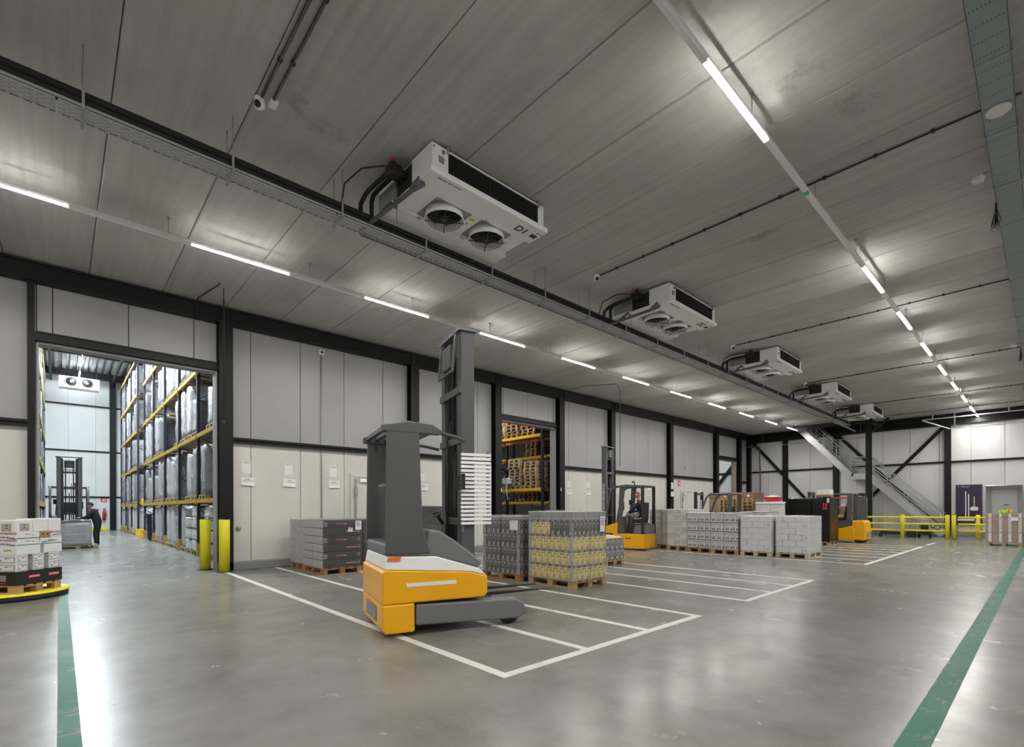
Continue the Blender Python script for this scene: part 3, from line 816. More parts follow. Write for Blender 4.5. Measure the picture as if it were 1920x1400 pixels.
MB().box(-0.05, 0.05, -0.03, 0.1, -0.08, 0.0).obj('housing', MAT['white_matt'], sb, bevel=0.015, rot=(0.2, 0.3, -0.5))
MB().bar((0, -0.1, 0.01), (0, 0.03, 0.02), 0.03, 0.02).obj('bracket', MAT['galv_dull'], sb)
sb2 = dup(sb); sb2.location = (20.3, 0.62, 6.2); sb2['label'] = 'beige sensor box at the far part of the channel'
def cables(label, x, y, z, sd):
    random.seed(sd); t = thing('cable_bundle', label, 'cable bundle', (x, y, z))
    for k in range(11):
        a = random.uniform(0, 6.28); r = random.uniform(0.02, 0.09); L = random.uniform(0.2, 0.32)
        MB().tube([(0.006 * cos(a), 0.006 * sin(a), 0.12), (0.008 * cos(a), 0.008 * sin(a), 0.02), (0.6 * r * cos(a), 0.6 * r * sin(a), -0.4 * L), (r * cos(a), r * sin(a), -0.85 * L), (r * 0.7 * cos(a), r * 0.7 * sin(a), -L),
                   (r * 0.3 * cos(a), r * 0.3 * sin(a), -0.8 * L), (0.01 * cos(a), 0.01 * sin(a), -0.05)], 0.004, 5).obj('cable', MAT['black'], t)
    MB().lathe([(0.014, 0), (0.016, 0.015), (0.014, 0.03)], (0, 0, 0), 10).obj('cable_tie', MAT['black'], t)
cables('black cable bundle hanging from the channel below the nearer sensor', 10.65, 0.53, 6.08, 1)
cables('black cable bundle hanging from the channel at the far sensor', 20.9, 0.528, 6.1, 2)
cables('dark coil of cable on the channel close to the end wall', 26.5, 0.55, 6.15, 3)
lt = thing('cable_tray', 'short end of a perforated tray at the top left corner', 'cable tray')
m = MB(); yy = 9.0
for j in range(6): m.box(-1.02 + j * 0.035, -1.0 + j * 0.035, 9.0, 13.35, 5.9, 5.904)
while yy < 13.3:
    m.box(-1.02, -0.83, yy, yy + 0.02, 5.9, 5.904); yy += 0.05
m.box(-1.024, -1.02, 9, 13.35, 5.9, 5.96).box(-0.83, -0.826, 9, 13.35, 5.9, 5.96)
m.obj('tray_section', MAT['galv_dull'], lt)
MB().cyl((-1.0, 12.5, 5.9), (-1.0, 12.5, C), 0.006, 6).obj('hanger_rod', MAT['galv_dull'], lt)
# small items where wall and ceiling meet
mb = MB(); mb.tube([(2.6, 12.25, C - 0.02), (2.6, 12.3, C - 0.03), (2.4, 13.4, C - 0.03), (2.4, 13.52, C - 0.1), (2.4, 13.53, 6.15), (2.35, 13.55, 6.0)], 0.012, 6)
tag(mb.obj('cable', MAT['black']), 'black cable along the ceiling to the beam above the first opening', 'cable')
mb = MB(); mb.tube([(2.72, 12.45, C - 0.02), (2.72, 12.45, 6.2), (2.72, 12.45, 5.9), (2.72, 12.45, 3.5)], 0.008, 6).cyl((2.72, 12.45, 5.95), (2.72, 12.45, 6.2), 0.016, 8).cyl((2.72, 12.45, 3.36), (2.72, 12.45, 3.5), 0.014, 8)
tag(mb.obj('pull_cord', MAT['black']), 'thin black pull cord hanging from the ceiling before the tall column', 'pull cord')
mb = MB(); mb.tube([(15.3, 13.5, 5.9), (15.3, 13.35, 6.3), (15.5, 12.6, 6.42), (16.3, 11.6, C - 0.02), (16.42, 11.5, 6.2), (16.42, 11.5, 3.2)], 0.011, 6)
tag(mb.obj('pull_cord', MAT['black']), 'thin black pull cord hanging beside the second opening', 'pull cord')
ov = thing('overhead_rail', 'grey overhead rail with hanger brackets before the end wall', 'rail')
MB().bar((32.3, 4.3, 5.95), (32.3, -6, 5.95), 0.05, 0.05).obj('rail', MAT['galv_dull'], ov)
MB().bar((32.3, 4.3, 5.93), (33.6, 3.4, 5.55), 0.05, 0.05).obj('strut', MAT['galv'], ov)
MB().bar((33.6, 3.4, 5.55), (33.6, -6, 5.55), 0.05, 0.05).obj('rail', MAT['galv'], ov)
for yy in (3.9, 1.2, -2): MB().bar((32.3, yy, 5.95), (32.3, yy, C), 0.05, 0.06).obj('hanger', MAT['galv_dull'], ov)
for yy in (3.2, 0.2): MB().bar((33.6, yy, 5.55), (33.6, yy, C), 0.05, 0.06).obj('hanger', MAT['galv_dull'], ov)
mb = MB(); mb.tube([(33.2, 13.7, 5.55), (33.6, 12.5, 5.5), (33.6, 7.0, 5.5)], 0.02, 6)
for yy in (12.5, 9.5, 7.2): mb.cyl((33.6, yy, 5.5), (33.6, yy, C), 0.006, 5)
tag(mb.obj('hanging_pipe', MAT['galv_dull']), 'thin pipe hung across the corner behind the stairs', 'pipe')
mb = MB(); mb.tube([(34.4, 13.0, 5.6), (34.45, 13.0, 4.3), (34.62, 13.05, 4.1), (34.62, 13.05, 3.8), (34.5, 13.0, 3.7), (34.5, 13.0, 1.0)], 0.04, 8)
tag(mb.obj('drain_pipe', MAT['grey_tube']), 'grey drain pipe in the corner of the end wall', 'pipe')
# ------------------------------------------------------------ printed cartons
def text_mask(t, u, v, u0, u1, v0, v1, cols, rows, dens=0.42):
    n = t.white((u * cols).floor(), (v * rows).floor())
    return t.rect(u, v, u0, u1, v0, v1) * (n > dens)
def print_base(name, col, rough=0.6):
    t = NT(name, col, rough); return t, *t.uv()
def P_yellow(name, end, rep=3):
    t, u, v = print_base(name, (0.6, 0.52, 0.26))
    lo, hi = (0.17, 1.0) if end == 'L' else ((0.0, 0.83) if end == 'R' else (0.0, 1.0))
    uu = (u - lo) * (rep / (hi - lo)); f = uu.fract()
    c = t.mix(v, (0.78, 0.64, 0.26), (0.92, 0.78, 0.35))
    c = t.mix(text_mask(t, f, v, 0.1, 0.92, 0.70, 0.82, 9, 16, 0.35), c, (0.10, 0.08, 0.06))
    c = t.mix(text_mask(t, f, v, 0.1, 0.6, 0.60, 0.66, 14, 30, 0.5), c, (0.22, 0.18, 0.12))
    c = t.mix(text_mask(t, f, v, 0.1, 0.72, 0.50, 0.56, 14, 30, 0.5), c, (0.22, 0.18, 0.12))
    d = (f - 0.62).abs() * 1.15 + v
    bottle = (d < 0.42) * (v > 0.04) * ((d > 0.36) .maxv(t.white((u * 60).floor(), (v * 24).floor()) > 0.55))
    c = t.mix(bottle, c, (0.30, 0.27, 0.24))
    c = t.mix((f < 0.03), c, (0.70, 0.66, 0.5))
    if end:
        edge = (u < lo) if end == 'L' else (u > hi)
        wtxt = t.white((u * 55).floor(), (v * 26).floor()) > 0.72
        c = t.mix(edge, c, t.mix(wtxt * (v < 0.8), (0.56, 0.55, 0.57), (0.30, 0.29, 0.30)))
    head = v > 0.87
    hc = t.mix(text_mask(t, f, v, 0.2, 0.85, 0.90, 0.965, 7, 40, 0.25), (0.085, 0.07, 0.07), (0.5, 0.49, 0.48))
    c = t.mix(head, c, hc)
    t.base(c); return t.mat
def P_bottle(name, rep=4, end=None, base=(0.13, 0.122, 0.12)):
    t, u, v = print_base(name, base)
    f = (u * rep).fract()
    c = t.mix(v, tuple(q * 0.75 for q in base), tuple(q * 1.1 for q in base))
    c = t.mix(text_mask(t, f, v, 0.12, 0.9, 0.68, 0.84, 8, 14, 0.4), c, (0.42, 0.41, 0.40))
    c = t.mix(text_mask(t, f, v, 0.12, 0.8, 0.48, 0.62, 12, 24, 0.55), c, (0.30, 0.29, 0.285))
    b1 = t.rect(f, v, 0.5, 0.66, 0.04, 0.26).maxv(t.rect(f, v, 0.54, 0.62, 0.26, 0.36)).maxv(t.rect(f, v, 0.3, 0.44, 0.04, 0.2)).maxv(t.rect(f, v, 0.33, 0.41, 0.2, 0.27))
    c = t.mix(b1, c, (0.60, 0.585, 0.57))
    c = t.mix((f < 0.025), c, (0.35, 0.34, 0.34))
    if end:
        edge = (u < 0.14) if end == 'L' else (u > 0.86)
        c = t.mix(edge, c, t.mix(t.white((u * 60).floor(), (v * 26).floor()) > 0.6, (0.46, 0.45, 0.45), (0.2, 0.2, 0.2)))
    c = t.mix((v > 0.88), c, t.mix(text_mask(t, f, v, 0.2, 0.85, 0.905, 0.965, 7, 40, 0.25), (0.07, 0.06, 0.062), (0.42, 0.41, 0.4)))
    t.base(c); return t.mat
def P_dark(name, flip):
    t, u, v = print_base(name, (0.05, 0.05, 0.052), 0.45)
    c = t.mix(v, (0.045, 0.045, 0.047), (0.06, 0.06, 0.062))
    a = 0.36 if flip else 0.10
    c = t.mix(t.rect(u, v, a + 0.22, a + 0.52, 0.42, 0.60), c, (0.36, 0.05, 0.06))
    c = t.mix(text_mask(t, u, v, a + 0.24, a + 0.50, 0.46, 0.57, 34, 9, 0.3), c, (0.6, 0.35, 0.35))
    if not flip: c = t.mix(t.rect(u, v, 0.02, 0.12, 0.2, 0.75) * (t.white((u * 40).floor(), (v * 12).floor()) > 0.4), c, (0.34, 0.33, 0.33))
    c = t.mix(t.rect(u, v, 0.86, 0.95, 0.3, 0.8) * (t.white((u * 50).floor(), (v * 9).floor()) > 0.5), c, (0.32, 0.32, 0.33))
    t.base(c); return t.mat
def P_pale(name, base=(0.55, 0.55, 0.54)):
    t, u, v = print_base(name, base, 0.5)
    f = (u * 3).fract()
    k = t.rect(f, v, 0.3, 0.7, 0.12, 0.5) * ((f - 0.5).abs() < 0.16) * (v > 0.15)
    c = t.mix(k * 0.5, base, tuple(q * 0.6 for q in base))
    t.base(c); return t.mat
def P_squares(name, n, sq, base, cells):
    t, u, v = print_base(name, base)
    c = base
    for a in cells:
        uu = (u - a) * (1 / sq)
        r = t.rect(u, v, a, a + sq, 0.30, 0.86)
        ink = t.rect(uu, v, 0.24, 0.36, 0.44, 0.74).maxv(t.rect(uu, v, 0.36, 0.5, 0.44, 0.5)).maxv(t.rect(uu, v, 0.36, 0.5, 0.68, 0.74)).maxv(t.rect(uu, v, 0.62, 0.74, 0.44, 0.74))
        frame = r * ((uu < 0.1).maxv(uu > 0.9).maxv(v < 0.36).maxv(v > 0.8).maxv(ink))
        c = t.mix(frame * 0.75, c, (0.20, 0.18, 0.155))
    t.base(c); return t.mat
def P_speckle(name):
    t, u, v = print_base(name, (0.55, 0.54, 0.55))
    n = t.white((u * 46).floor(), (v * 17).floor())
    c = t.mix(n, (0.42, 0.41, 0.42), (0.85, 0.84, 0.85))
    f = (u * 2.5).fract()
    c = t.mix(t.rect(f, v, 0.25, 0.45, 0.12, 0.34).maxv(t.rect(f, v, 0.62, 0.8, 0.14, 0.38)), c, (0.05, 0.045, 0.05))
    c = t.mix(text_mask(t, f, v, 0.05, 0.95, 0.62, 0.78, 10, 12, 0.5), c, (0.16, 0.15, 0.16))
    c = t.mix(v > 0.90, c, (0.085, 0.075, 0.085))
    t.base(c); return t.mat
def P_white(name, mark, base=(0.78, 0.785, 0.80)):
    t, u, v = print_base(name, base, 0.5)
    c = base
    if mark == 'oval':
        d = ((u - 0.5) * (u - 0.5)) * 9 + ((v - 0.5) * (v - 0.5)) * 20
        c = t.mix((d < 0.55) * ((d > 0.4).maxv(t.white((u * 26).floor(), (v * 12).floor()) > 0.5)) * 0.7, c, (0.22, 0.22, 0.23))
    elif mark == 'line':
        c = t.mix(text_mask(t, u, v, 0.15, 0.55, 0.55, 0.8, 26, 9, 0.5) * 0.6, c, (0.2, 0.2, 0.21))
    elif mark == 'lid':
        c = t.mix(t.rect(u, v, 0.0, 1.0, 0.80, 0.815) * 0.4, c, (0.2, 0.2, 0.2))
    elif mark == 'frame':
        r = t.rect(u, v, 0.08, 0.92, 0.12, 0.86) * ((u < 0.12).maxv(u > 0.88).maxv(v < 0.19).maxv(v > 0.79))
        c = t.mix(r, c, (0.16, 0.155, 0.15))
        c = t.mix(text_mask(t, u, v, 0.45, 0.78, 0.55, 0.72, 18, 9, 0.4), c, (0.2, 0.2, 0.19))
        c = t.mix(t.rect(u, v, 0.2, 0.33, 0.28, 0.48), c, (0.25, 0.24, 0.23))
    elif mark == 'yellow': c = t.mix(t.rect(u, v, 0.3, 0.7, 0.42, 0.62), c, (0.50, 0.40, 0.01))
    elif mark == 'dark': c = t.mix(t.rect(u, v, 0.4, 0.62, 0.35, 0.72), c, (0.03, 0.03, 0.03))
    elif mark == 'panel':
        c = t.mix(t.rect(u, v, 0.24, 0.8, 0.08, 0.72), c, t.mix(t.rect(u, v, 0.30, 0.42, 0.14, 0.20).maxv(t.rect(u, v, 0.62, 0.74, 0.14, 0.20)).maxv(t.rect(u, v, 0.42, 0.62, 0.30, 0.38)).maxv(t.rect(u, v, 0.47, 0.57, 0.5, 0.62)), (0.46, 0.41, 0.33), (0.10, 0.08, 0.06)))
    elif mark == 'green':
        c = t.mix((v < 0.17) * (t.noise(t.coord('UV', (20, 3, 1)), 2, 3) > 0.36), c, (0.03, 0.24, 0.085))
        c = t.mix(text_mask(t, u, v, 0.36, 0.9, 0.45, 0.72, 12, 5, 0.75), c, (0.3, 0.29, 0.29))
    elif mark == 'swoosh':
        w = t.noise(t.coord('UV', (3, 0.0, 1)), 1.5, 1) * 0.3
        c = t.mix((v > (w + 0.66)), c, (0.55, 0.03, 0.05))
        c = t.mix((v > (w + 0.54)) * (v < (w + 0.60)), c, (0.03, 0.03, 0.03))
    t.base(c); return t.mat
def P_plain(name, base, rough=0.6, var=0.2):
    t = NT(name, base, rough)
    n = t.noise(t.coord('Object', (1, 1, 1), 30), 2.0, 3) * 0.5 + t.rand() * 0.5
    t.base(t.ramp(n, [(0.2, tuple(q * (1 - var) for q in base)), (0.8, tuple(min(1, q * (1 + var)) for q in base))])); return t.mat
K = {}
for e in ('L', 'R', ''): K['yel' + e] = P_yellow('carton_yellow' + e, e)
for e in ('L', 'R', ''): K['bot' + e] = P_bottle('carton_bottle' + e, 4, e or None)
K['darkA'] = P_dark('carton_darkA', False); K['darkB'] = P_dark('carton_darkB', True)
K['pale'] = P_pale('carton_pale'); K['darkgrey'] = P_pale('carton_darkgrey', (0.06, 0.06, 0.06))
K['sqA'] = P_squares('carton_squaresA', 3, 0.62, (0.68, 0.67, 0.65), (0.19,)); K['sq0'] = P_plain('carton_sq_plain', (0.68, 0.67, 0.65), 0.6, 0.05)
K['speck'] = P_speckle('carton_speckle')
for m_ in ('oval', 'line', 'lid', 'frame', 'yellow', 'dark', 'panel', 'green', 'swoosh', ''): K['w_' + m_] = P_white('carton_white_' + m_, m_)
K['grey_s'] = P_bottle('carton_greylilac', 2, None, (0.23, 0.225, 0.25))
K['brown'] = P_plain('carton_brown', (0.36, 0.23, 0.135)); K['brown_dk'] = P_plain('carton_brown_dark', (0.22, 0.15, 0.10))
K['topgrey'] = P_squares('carton_topgrey', 2, 0.8, (0.42, 0.42, 0.42), (0.1,))
K['card'] = P_plain('cardboard_sheet', (0.60, 0.44, 0.25), 0.7, 0.1)
K['black_tray'] = P_plain('tray_black', (0.018, 0.017, 0.014), 0.45, 0.2)
MAT['bag'] = make_wrap('white_bags', (0.60, 0.60, 0.60), (0.72, 0.72, 0.73), 0.35, 4.0, 0.5)

# ------------------------------------------------------------ pallets
PCACHE = {}
def box_mesh(dx, dy, dz, mats):
    """mats: dict face->material (keys x- x+ y- y+ z+ z- or '') or one material"""
    if not isinstance(mats, dict): mats = {'': mats}
    ml = list(dict.fromkeys(mats.values())); key = (round(dx, 3), round(dy, 3), round(dz, 3), tuple(sorted((k, v.name) for k, v in mats.items())))
    if key not in PCACHE:
        PCACHE[key] = MB().box(0, dx, 0, dy, 0, dz, {k: ml.index(v) for k, v in mats.items()}).mesh('box', ml)
    return PCACHE[key]
def pallet(parent, x0, y0, dx, dy, wood='wood', detail=True, z0=0.0, name='pallet'):
    """euro pallet; boards run along the longer side"""
    m = MAT[wood]; long_x = dx >= dy
    if not detail:
        mb = MB(); pallet_geo(mb, x0, y0, z0, dx, dy, long_x); return mb.obj(name, m, parent)
    L, S = (dx, dy) if long_x else (dy, dx)
    def put(nm, a0, a1, b0, b1, c0, c1, par):
        q = (a0, a1, b0, b1) if long_x else (b0, b1, a0, a1)
        return mk(nm, box_mesh(q[1] - q[0], q[3] - q[2], c1 - c0, m), par, loc=(q[0], q[2], c0))
    root = bpy.data.objects.new(name, None); COL.objects.link(root); root.parent = parent; root.location = (x0, y0, z0)
    wb = S * 0.145
    for i in range(5):
        b = (S - wb) * i / 4; put('deck_board', 0, L, b, b + wb, 0.122, 0.144, root)
    for i in range(3):
        a = (L - 0.145) * i / 2; put('cross_board', a, a + 0.145, 0, S, 0.10, 0.1215, root)
    for i in range(3):
        for j in range(3):
            a = (L - 0.145) * i / 2; b = (S - 0.12) * j / 2; put('block', a, a + 0.145, b, b + 0.12, 0.022, 0.0995, root)
    for j in range(3):
        b = (S - 0.12) * j / 2; put('bottom_board', 0, L, b, b + 0.12, 0.0, 0.0215, root)
    return root
def pallet_geo(mb, x0, y0, z0, dx, dy, long_x):
    L, S = (dx, dy) if long_x else (dy, dx)
    def put(a0, a1, b0, b1, c0, c1):
        q = (a0, a1, b0, b1) if long_x else (b0, b1, a0, a1)
        mb.box(x0 + q[0], x0 + q[1], y0 + q[2], y0 + q[3], z0 + c0, z0 + c1)
    wb = S * 0.145
    for i in range(5):
        b = (S - wb) * i / 4; put(0, L, b, b + wb, 0.122, 0.144)
    for i in range(3):
        a = (L - 0.145) * i / 2; put(a, a + 0.145, 0, S, 0.10, 0.122)
        for j in range(3):
            b = (S - 0.12) * j / 2; put(a, a + 0.145, b, b + 0.12, 0.022, 0.10)
    for j in range(3):
        b = (S - 0.12) * j / 2; put(0, L, b, b + 0.12, 0.0, 0.022)

def film_shell(parent, x0, x1, y0, y1, z0, z1, mat='film', sd=0, amp=0.008, top=0.02):
    rnd = random.Random(sd); n = 7; mb = MB()
    def grid(fn):
        b = len(mb.v)
        for i in range(n + 1):
            for j in range(n + 1): mb.v.append(fn(i / n, j / n))
        for i in range(n):
            for j in range(n):
                a = b + i * (n + 1) + j; mb.face([a, a + n + 1, a + n + 2, a + 1], 0, None, True)
    def jt(s, t): return 0.0 if s in (0, 1) or t in (0, 1) else rnd.uniform(-amp, amp)
    dx, dy, dz = x1 - x0, y1 - y0, z1 - z0
    grid(lambda s, t: (x0 + s * dx, y0 + jt(s, t), z0 + t * dz)); grid(lambda s, t: (x1 + jt(s, t), y0 + s * dy, z0 + t * dz))
    grid(lambda s, t: (x1 - s * dx, y1 + jt(s, t), z0 + t * dz)); grid(lambda s, t: (x0 + jt(s, t), y1 - s * dy, z0 + t * dz))
    grid(lambda s, t: (x0 + s * dx, y0 + t * dy, z1 + (0 if s in (0, 1) or t in (0, 1) else rnd.uniform(0, top))))
    return mb.obj('stretch_film', MAT[mat], parent)
def split(n):
    return [(i / n, (i + 1) / n) for i in range(n)] if isinstance(n, int) else [(sum(n[:i]) / sum(n), sum(n[:i + 1]) / sum(n)) for i in range(len(n))]
def load(name, label, cat, x0, y0, dx, dy, tiers, wood='wood', film='film', group=None, z=0.0, over=0.0, pdx=None, pdy=None, jit=0.004, top=None, sd=1):
    """tiers: (height, nx, ny, fn(i,j,nx,ny)->material dict); cartons inside the stack that nothing shows are left out"""
    rnd = random.Random(sd)
    t = thing(name, label, cat, (x0, y0, z), 0, group)
    pdx = pdx or dx; pdy = pdy or dy
    pallet(t, 0, 0, pdx, pdy, wood)
    zz = 0.1445
    for (h, nx, ny, fn) in tiers:
        sx, sy = split(nx), split(ny)
        for i, (a0, a1) in enumerate(sx):
            for j, (b0, b1) in enumerate(sy):
                if 0 < i < len(sx) - 1 and 0 < j < len(sy) - 1: continue
                g = 0.003; w, d = (a1 - a0) * dx - 2 * g, (b1 - b0) * dy - 2 * g
                mk('carton', box_mesh(w, d, h - 0.003, fn(i, j, len(sx), len(sy))), t, 0.006, (a0 * dx + g + rnd.uniform(-jit, jit), b0 * dy + g + rnd.uniform(-jit, jit), zz), seg=1)
        zz += h
    if top:
        mk('top_sheet', box_mesh(dx + 0.02, dy + 0.02, 0.006, K[top]), t, loc=(-0.01, -0.01, zz)); zz += 0.006
    if film: film_shell(t, -0.012, dx + 0.012, -0.012, dy + 0.012, 0.09, zz + 0.006, film, sd)
    t['_h'] = zz
    return t
def sheet(parent, name, x, y, z, w, h, side, m='paper', lines=3, tilt=0.0):
    """paper sheet with printed lines on a vertical face; side 'x-' or 'y-'"""
    mb = MB(); e = 0.002
    mb.box(-w / 2, w / 2, -e, 0, -h / 2, h / 2)
    rot = (0, tilt, 0) if side == 'y-' else (0, tilt, -pi / 2)
    o = mk(name, mb.mesh(name, MAT[m]), parent, loc=(x, y, z)); o.rotation_mode = 'XYZ'
    o.matrix_basis = Matrix.Translation((x, y, z)) @ (Matrix.Rotation(-pi / 2, 4, 'Z') if side == 'x-' else Matrix()) @ Matrix.Rotation(tilt, 4, 'Y')
    if lines:
        ib = MB(); r = random.Random(int(abs(x * 100 + z * 977)))
        for k in range(lines):
            zz = h / 2 - h * (0.16 + 0.12 * k); x_ = -w * 0.36
            while x_ < w * r.uniform(0.1, 0.38):
                q = r.uniform(0.04, 0.1) * w; ib.box(x_, x_ + q, -e - 0.0008, -e, zz - h * 0.025, zz + h * 0.025); x_ += q + 0.02 * w
        ib.obj('printed_text', MAT['ink'], o)
    return o

WHT = MAT['white']
def side(front, frontR=None, sidef=None, topm=None, other=None):
    return front
# yellow stack: left face is x-, right face is y-
def fn_yel(i, j, nx, ny):
    d = {'': K['topgrey'], 'x-': K['yelL' if j == ny - 1 else 'yelR'], 'y-': K['yel'], 'x+': K['yel'], 'y+': K['yel']}
    return d
def fn_yel_top(i, j, nx, ny):
    if j == ny - 1: return fn_yel(i, j, nx, ny)
    return {'': K['topgrey'], 'x-': K['botR'], 'y-': K['bot'], 'x+': K['bot'], 'y+': K['bot']}
def fn_flat(i, j, nx, ny): return {'': K['topgrey'], 'z+': K['w_']}
def fn_bot(i, j, nx, ny): return {'': K['topgrey'], 'x-': K['botL' if j == ny - 1 else 'botR'], 'y-': K['bot'], 'x+': K['bot'], 'y+': K['bot']}
ys = load('wrapped_pallet', 'film wrapped pallet of yellow printed cartons with grey top tiers', 'pallet load', 7.04, 5.97, 1.0, 1.2,
     [(0.285, 2, 2, fn_yel)] * 3 + [(0.285, 2, 2, fn_yel_top), (0.17, 3, 4, fn_flat)], film='film', sd=3, group='pallet loads standing in the marked lanes')
sheet(ys, 'label_sheet', 0.86, -0.016, 1.20, 0.15, 0.3, 'y-', lines=4)
bs = load('wrapped_pallet', 'wrapped pallet of dark grey bottle print cartons left of the yellow stack', 'pallet load', 6.98, 7.36, 1.0, 1.2,
     [(0.285, 2, 2, fn_bot)] * 4 + [(0.07, 1, 2, lambda *a: {'': K['topgrey'], 'x-': MAT['galv_dull']})], wood='wood_brown', sd=4, group='pallet loads standing in the marked lanes')
sheet(bs, 'label_sheet', -0.016, 0.16, 1.16, 0.24, 0.2, 'x-', lines=1)
# dark stacks by the wall
def fn_dark(i, j, nx, ny): return {'': K['darkgrey'], 'y-': K['darkA'], 'x-': K['pale']}
def fn_dark2(i, j, nx, ny): return {'': K['darkgrey'], 'y-': K['darkB'], 'x-': K['pale']}
da = load('wrapped_pallet', 'wrapped pallet of dark cartons with red logo strips, two paper labels on it', 'pallet load', 4.43, 11.22, 0.96, 1.2,
     [(0.185, 1, 2, fn_dark2), (0.185, 1, 2, fn_dark)] * 3, wood='wood_brown', film='film', sd=5, group='pallet loads standing in the marked lanes')
sheet(da, 'label_sheet', 0.86, -0.018, 1.12, 0.15, 0.22, 'y-', lines=4)
sheet(da, 'label_sheet', 0.66, -0.018, 1.02, 0.11, 0.1, 'y-', lines=3, tilt=0.2)
load('wrapped_pallet', 'wrapped pale pallet load hidden behind the dark cartons with red strips, at the wall', 'pallet load', 4.48, 12.5, 0.96, 1.0,
     [(0.185, 1, 3, lambda *a: {'': K['pale']})] * 6, wood='wood_brown', film='film_thick', sd=6, group='pallet loads standing in the marked lanes')
load('wrapped_pallet', 'dark grey wrapped pallet right of the cartons with red strips, in its shadow', 'pallet load', 5.6, 11.6, 0.96, 1.2,
     [(0.185, 1, 3, lambda *a: {'': K['darkgrey']})] * 6, wood='wood_brown', film='film', sd=7, group='pallet loads standing in the marked lanes')
load('wrapped_pallet', 'dark wrapped pallet seen through the gap under the roof of the moving truck', 'pallet load', 6.9, 11.3, 1.0, 1.2,
     [(0.24, 1, 3, lambda *a: {'': K['darkgrey']})] * 6, wood='wood_brown', film='film', sd=8, group='pallet loads standing in the marked lanes')
sp = load('wrapped_pallet', 'low pallet of grey lilac cartons under a loose cardboard sheet', 'pallet load', 10.52, 7.84, 0.85, 1.2,
     [(0.28, 2, 3, lambda *a: {'': K['grey_s']})] * 2, sd=9, film=None, top='card', group='pallet loads standing in the marked lanes')
mb = MB(); mb.prism([(0.05, 0.0), (0.1, 0.035), (0.5, 0.07), (0.9, 0.05), (1.15, 0.0)], 'x', 0.1, 0.8)
mb.obj('loose_flap', K['card'], sp, loc=(0, 0, sp['_h']))
# the long row in front of the far truck
G = 'pallet loads in the long row'
def fn_sq(k):
    def f(i, j, nx, ny):
        on = (j in ((0, 1) if k % 2 else (1, 2)))
        return {'': K['sq0'], 'x-': K['sqA'] if on else K['sq0'], 'z+': K['w_']}
    return f
load('wrapped_pallet', 'white carton stack partly behind the manned truck, leftmost of the long row', 'pallet load', 16.8, 9.62, 1.2, 0.8,
     [(0.22, 2, 3, fn_sq(k)) for k in range(6)], wood='wood_brown', sd=10, film='film', group=G)
load('wrapped_pallet', 'tall white carton stack with printed squares, second in the long row', 'pallet load', 16.6, 8.72, 1.2, 0.84,
     [(0.222, 2, 3, fn_sq(k + 1)) for k in range(6)], wood='wood', sd=11, film='film', group=G)
fs = lambda *a: {'': K['speck'], 'z+': K['w_']}
load('wrapped_pallet', 'speckled black and white carton stack with a small paper label, third in the long row', 'pallet load', 16.4, 7.76, 1.2, 0.9,
     [(0.3, 2, 2, fs)] * 4, wood='wood_brown', sd=12, film='film', group=G)
load('wrapped_pallet', 'speckled black and white carton stack, fourth in the long row', 'pallet load', 16.2, 6.8, 1.2, 0.9,
     [(0.3, 2, 2, fs)] * 4, wood='wood', sd=13, film='film', group=G)
def fn_w(k):
    def f(i, j, nx, ny):
        m_ = 'w_'
        if k % 2 == 0 and j == 0: m_ = 'w_oval'
        if k % 2 == 1 and j == ny - 1: m_ = 'w_line'
        return {'': K['w_'], 'x-': K[m_]}
    return f
for lab, x, y, sd in (('smooth white carton stack with small oval prints, fifth in the long row', 16.22, 5.8, 14), ('smooth white carton stack at the right end of the long row', 16.4, 4.8, 15)):
    load('wrapped_pallet', lab, 'pallet load', x, y, 1.2, 0.93, [(0.186, 2, [0.2, 0.36, 0.36] if k % 2 == 0 else [0.36, 0.36, 0.2], fn_w(k)) for k in range(6)], wood='wood_pale', sd=sd, film='film', group=G)
load('wrapped_pallet', 'speckled carton stack showing only its top behind the fourth of the long row', 'pallet load', 18.0, 6.6, 1.2, 0.9, [(0.31, 1, 2, fs)] * 4, sd=16, film='film', group=G)
# things behind the row
t = thing('wrapped_pallet', 'white wrapped pallet under a red lidded bin, behind the long row', 'pallet load', (22.9, 7.62, 0), group='pallet loads behind the long row')
pallet(t, 0, 0, 1.0, 1.2, 'wood')
for k in range(5):
    for j in range(2): mk('carton', box_mesh(0.98, 0.59, 0.3, K['w_line']), t, 0.01, (0.01, 0.005 + j * 0.6, 0.145 + k * 0.302), seg=1)
MB().box(-0.02, 1.02, -0.02, 1.22, 1.66, 1.78).obj('top_cover', MAT['wrap_a'], t, bevel=0.03)
film_shell(t, -0.012, 1.012, -0.012, 1.212, 0.1, 1.66, 'film_thick', 17)
MB().box(0.3, 0.302, -0.016, -0.013, 0.1, 1.66).obj('strap', MAT['black'], t)
b = thing('storage_bin', 'red plastic bin with pale lid on the white wrapped pallet', 'bin', (23.1, 7.95, 1.80))
MB().hexa([(0.04, 0.04, 0), (0.46, 0.04, 0), (0.46, 0.56, 0), (0.04, 0.56, 0), (0, 0, 0.2), (0.5, 0, 0.2), (0.5, 0.6, 0.2), (0, 0.6, 0.2)]).obj('tub', MAT['red'], b, bevel=0.015)
MB().hexa([(-0.02, -0.02, 0.2), (0.52, -0.02, 0.2), (0.52, 0.62, 0.2), (-0.02, 0.62, 0.2), (0.18, 0.25, 0.27), (0.32, 0.25, 0.27), (0.32, 0.35, 0.27), (0.18, 0.35, 0.27)]).obj('lid', MAT['ltgrey'], b)
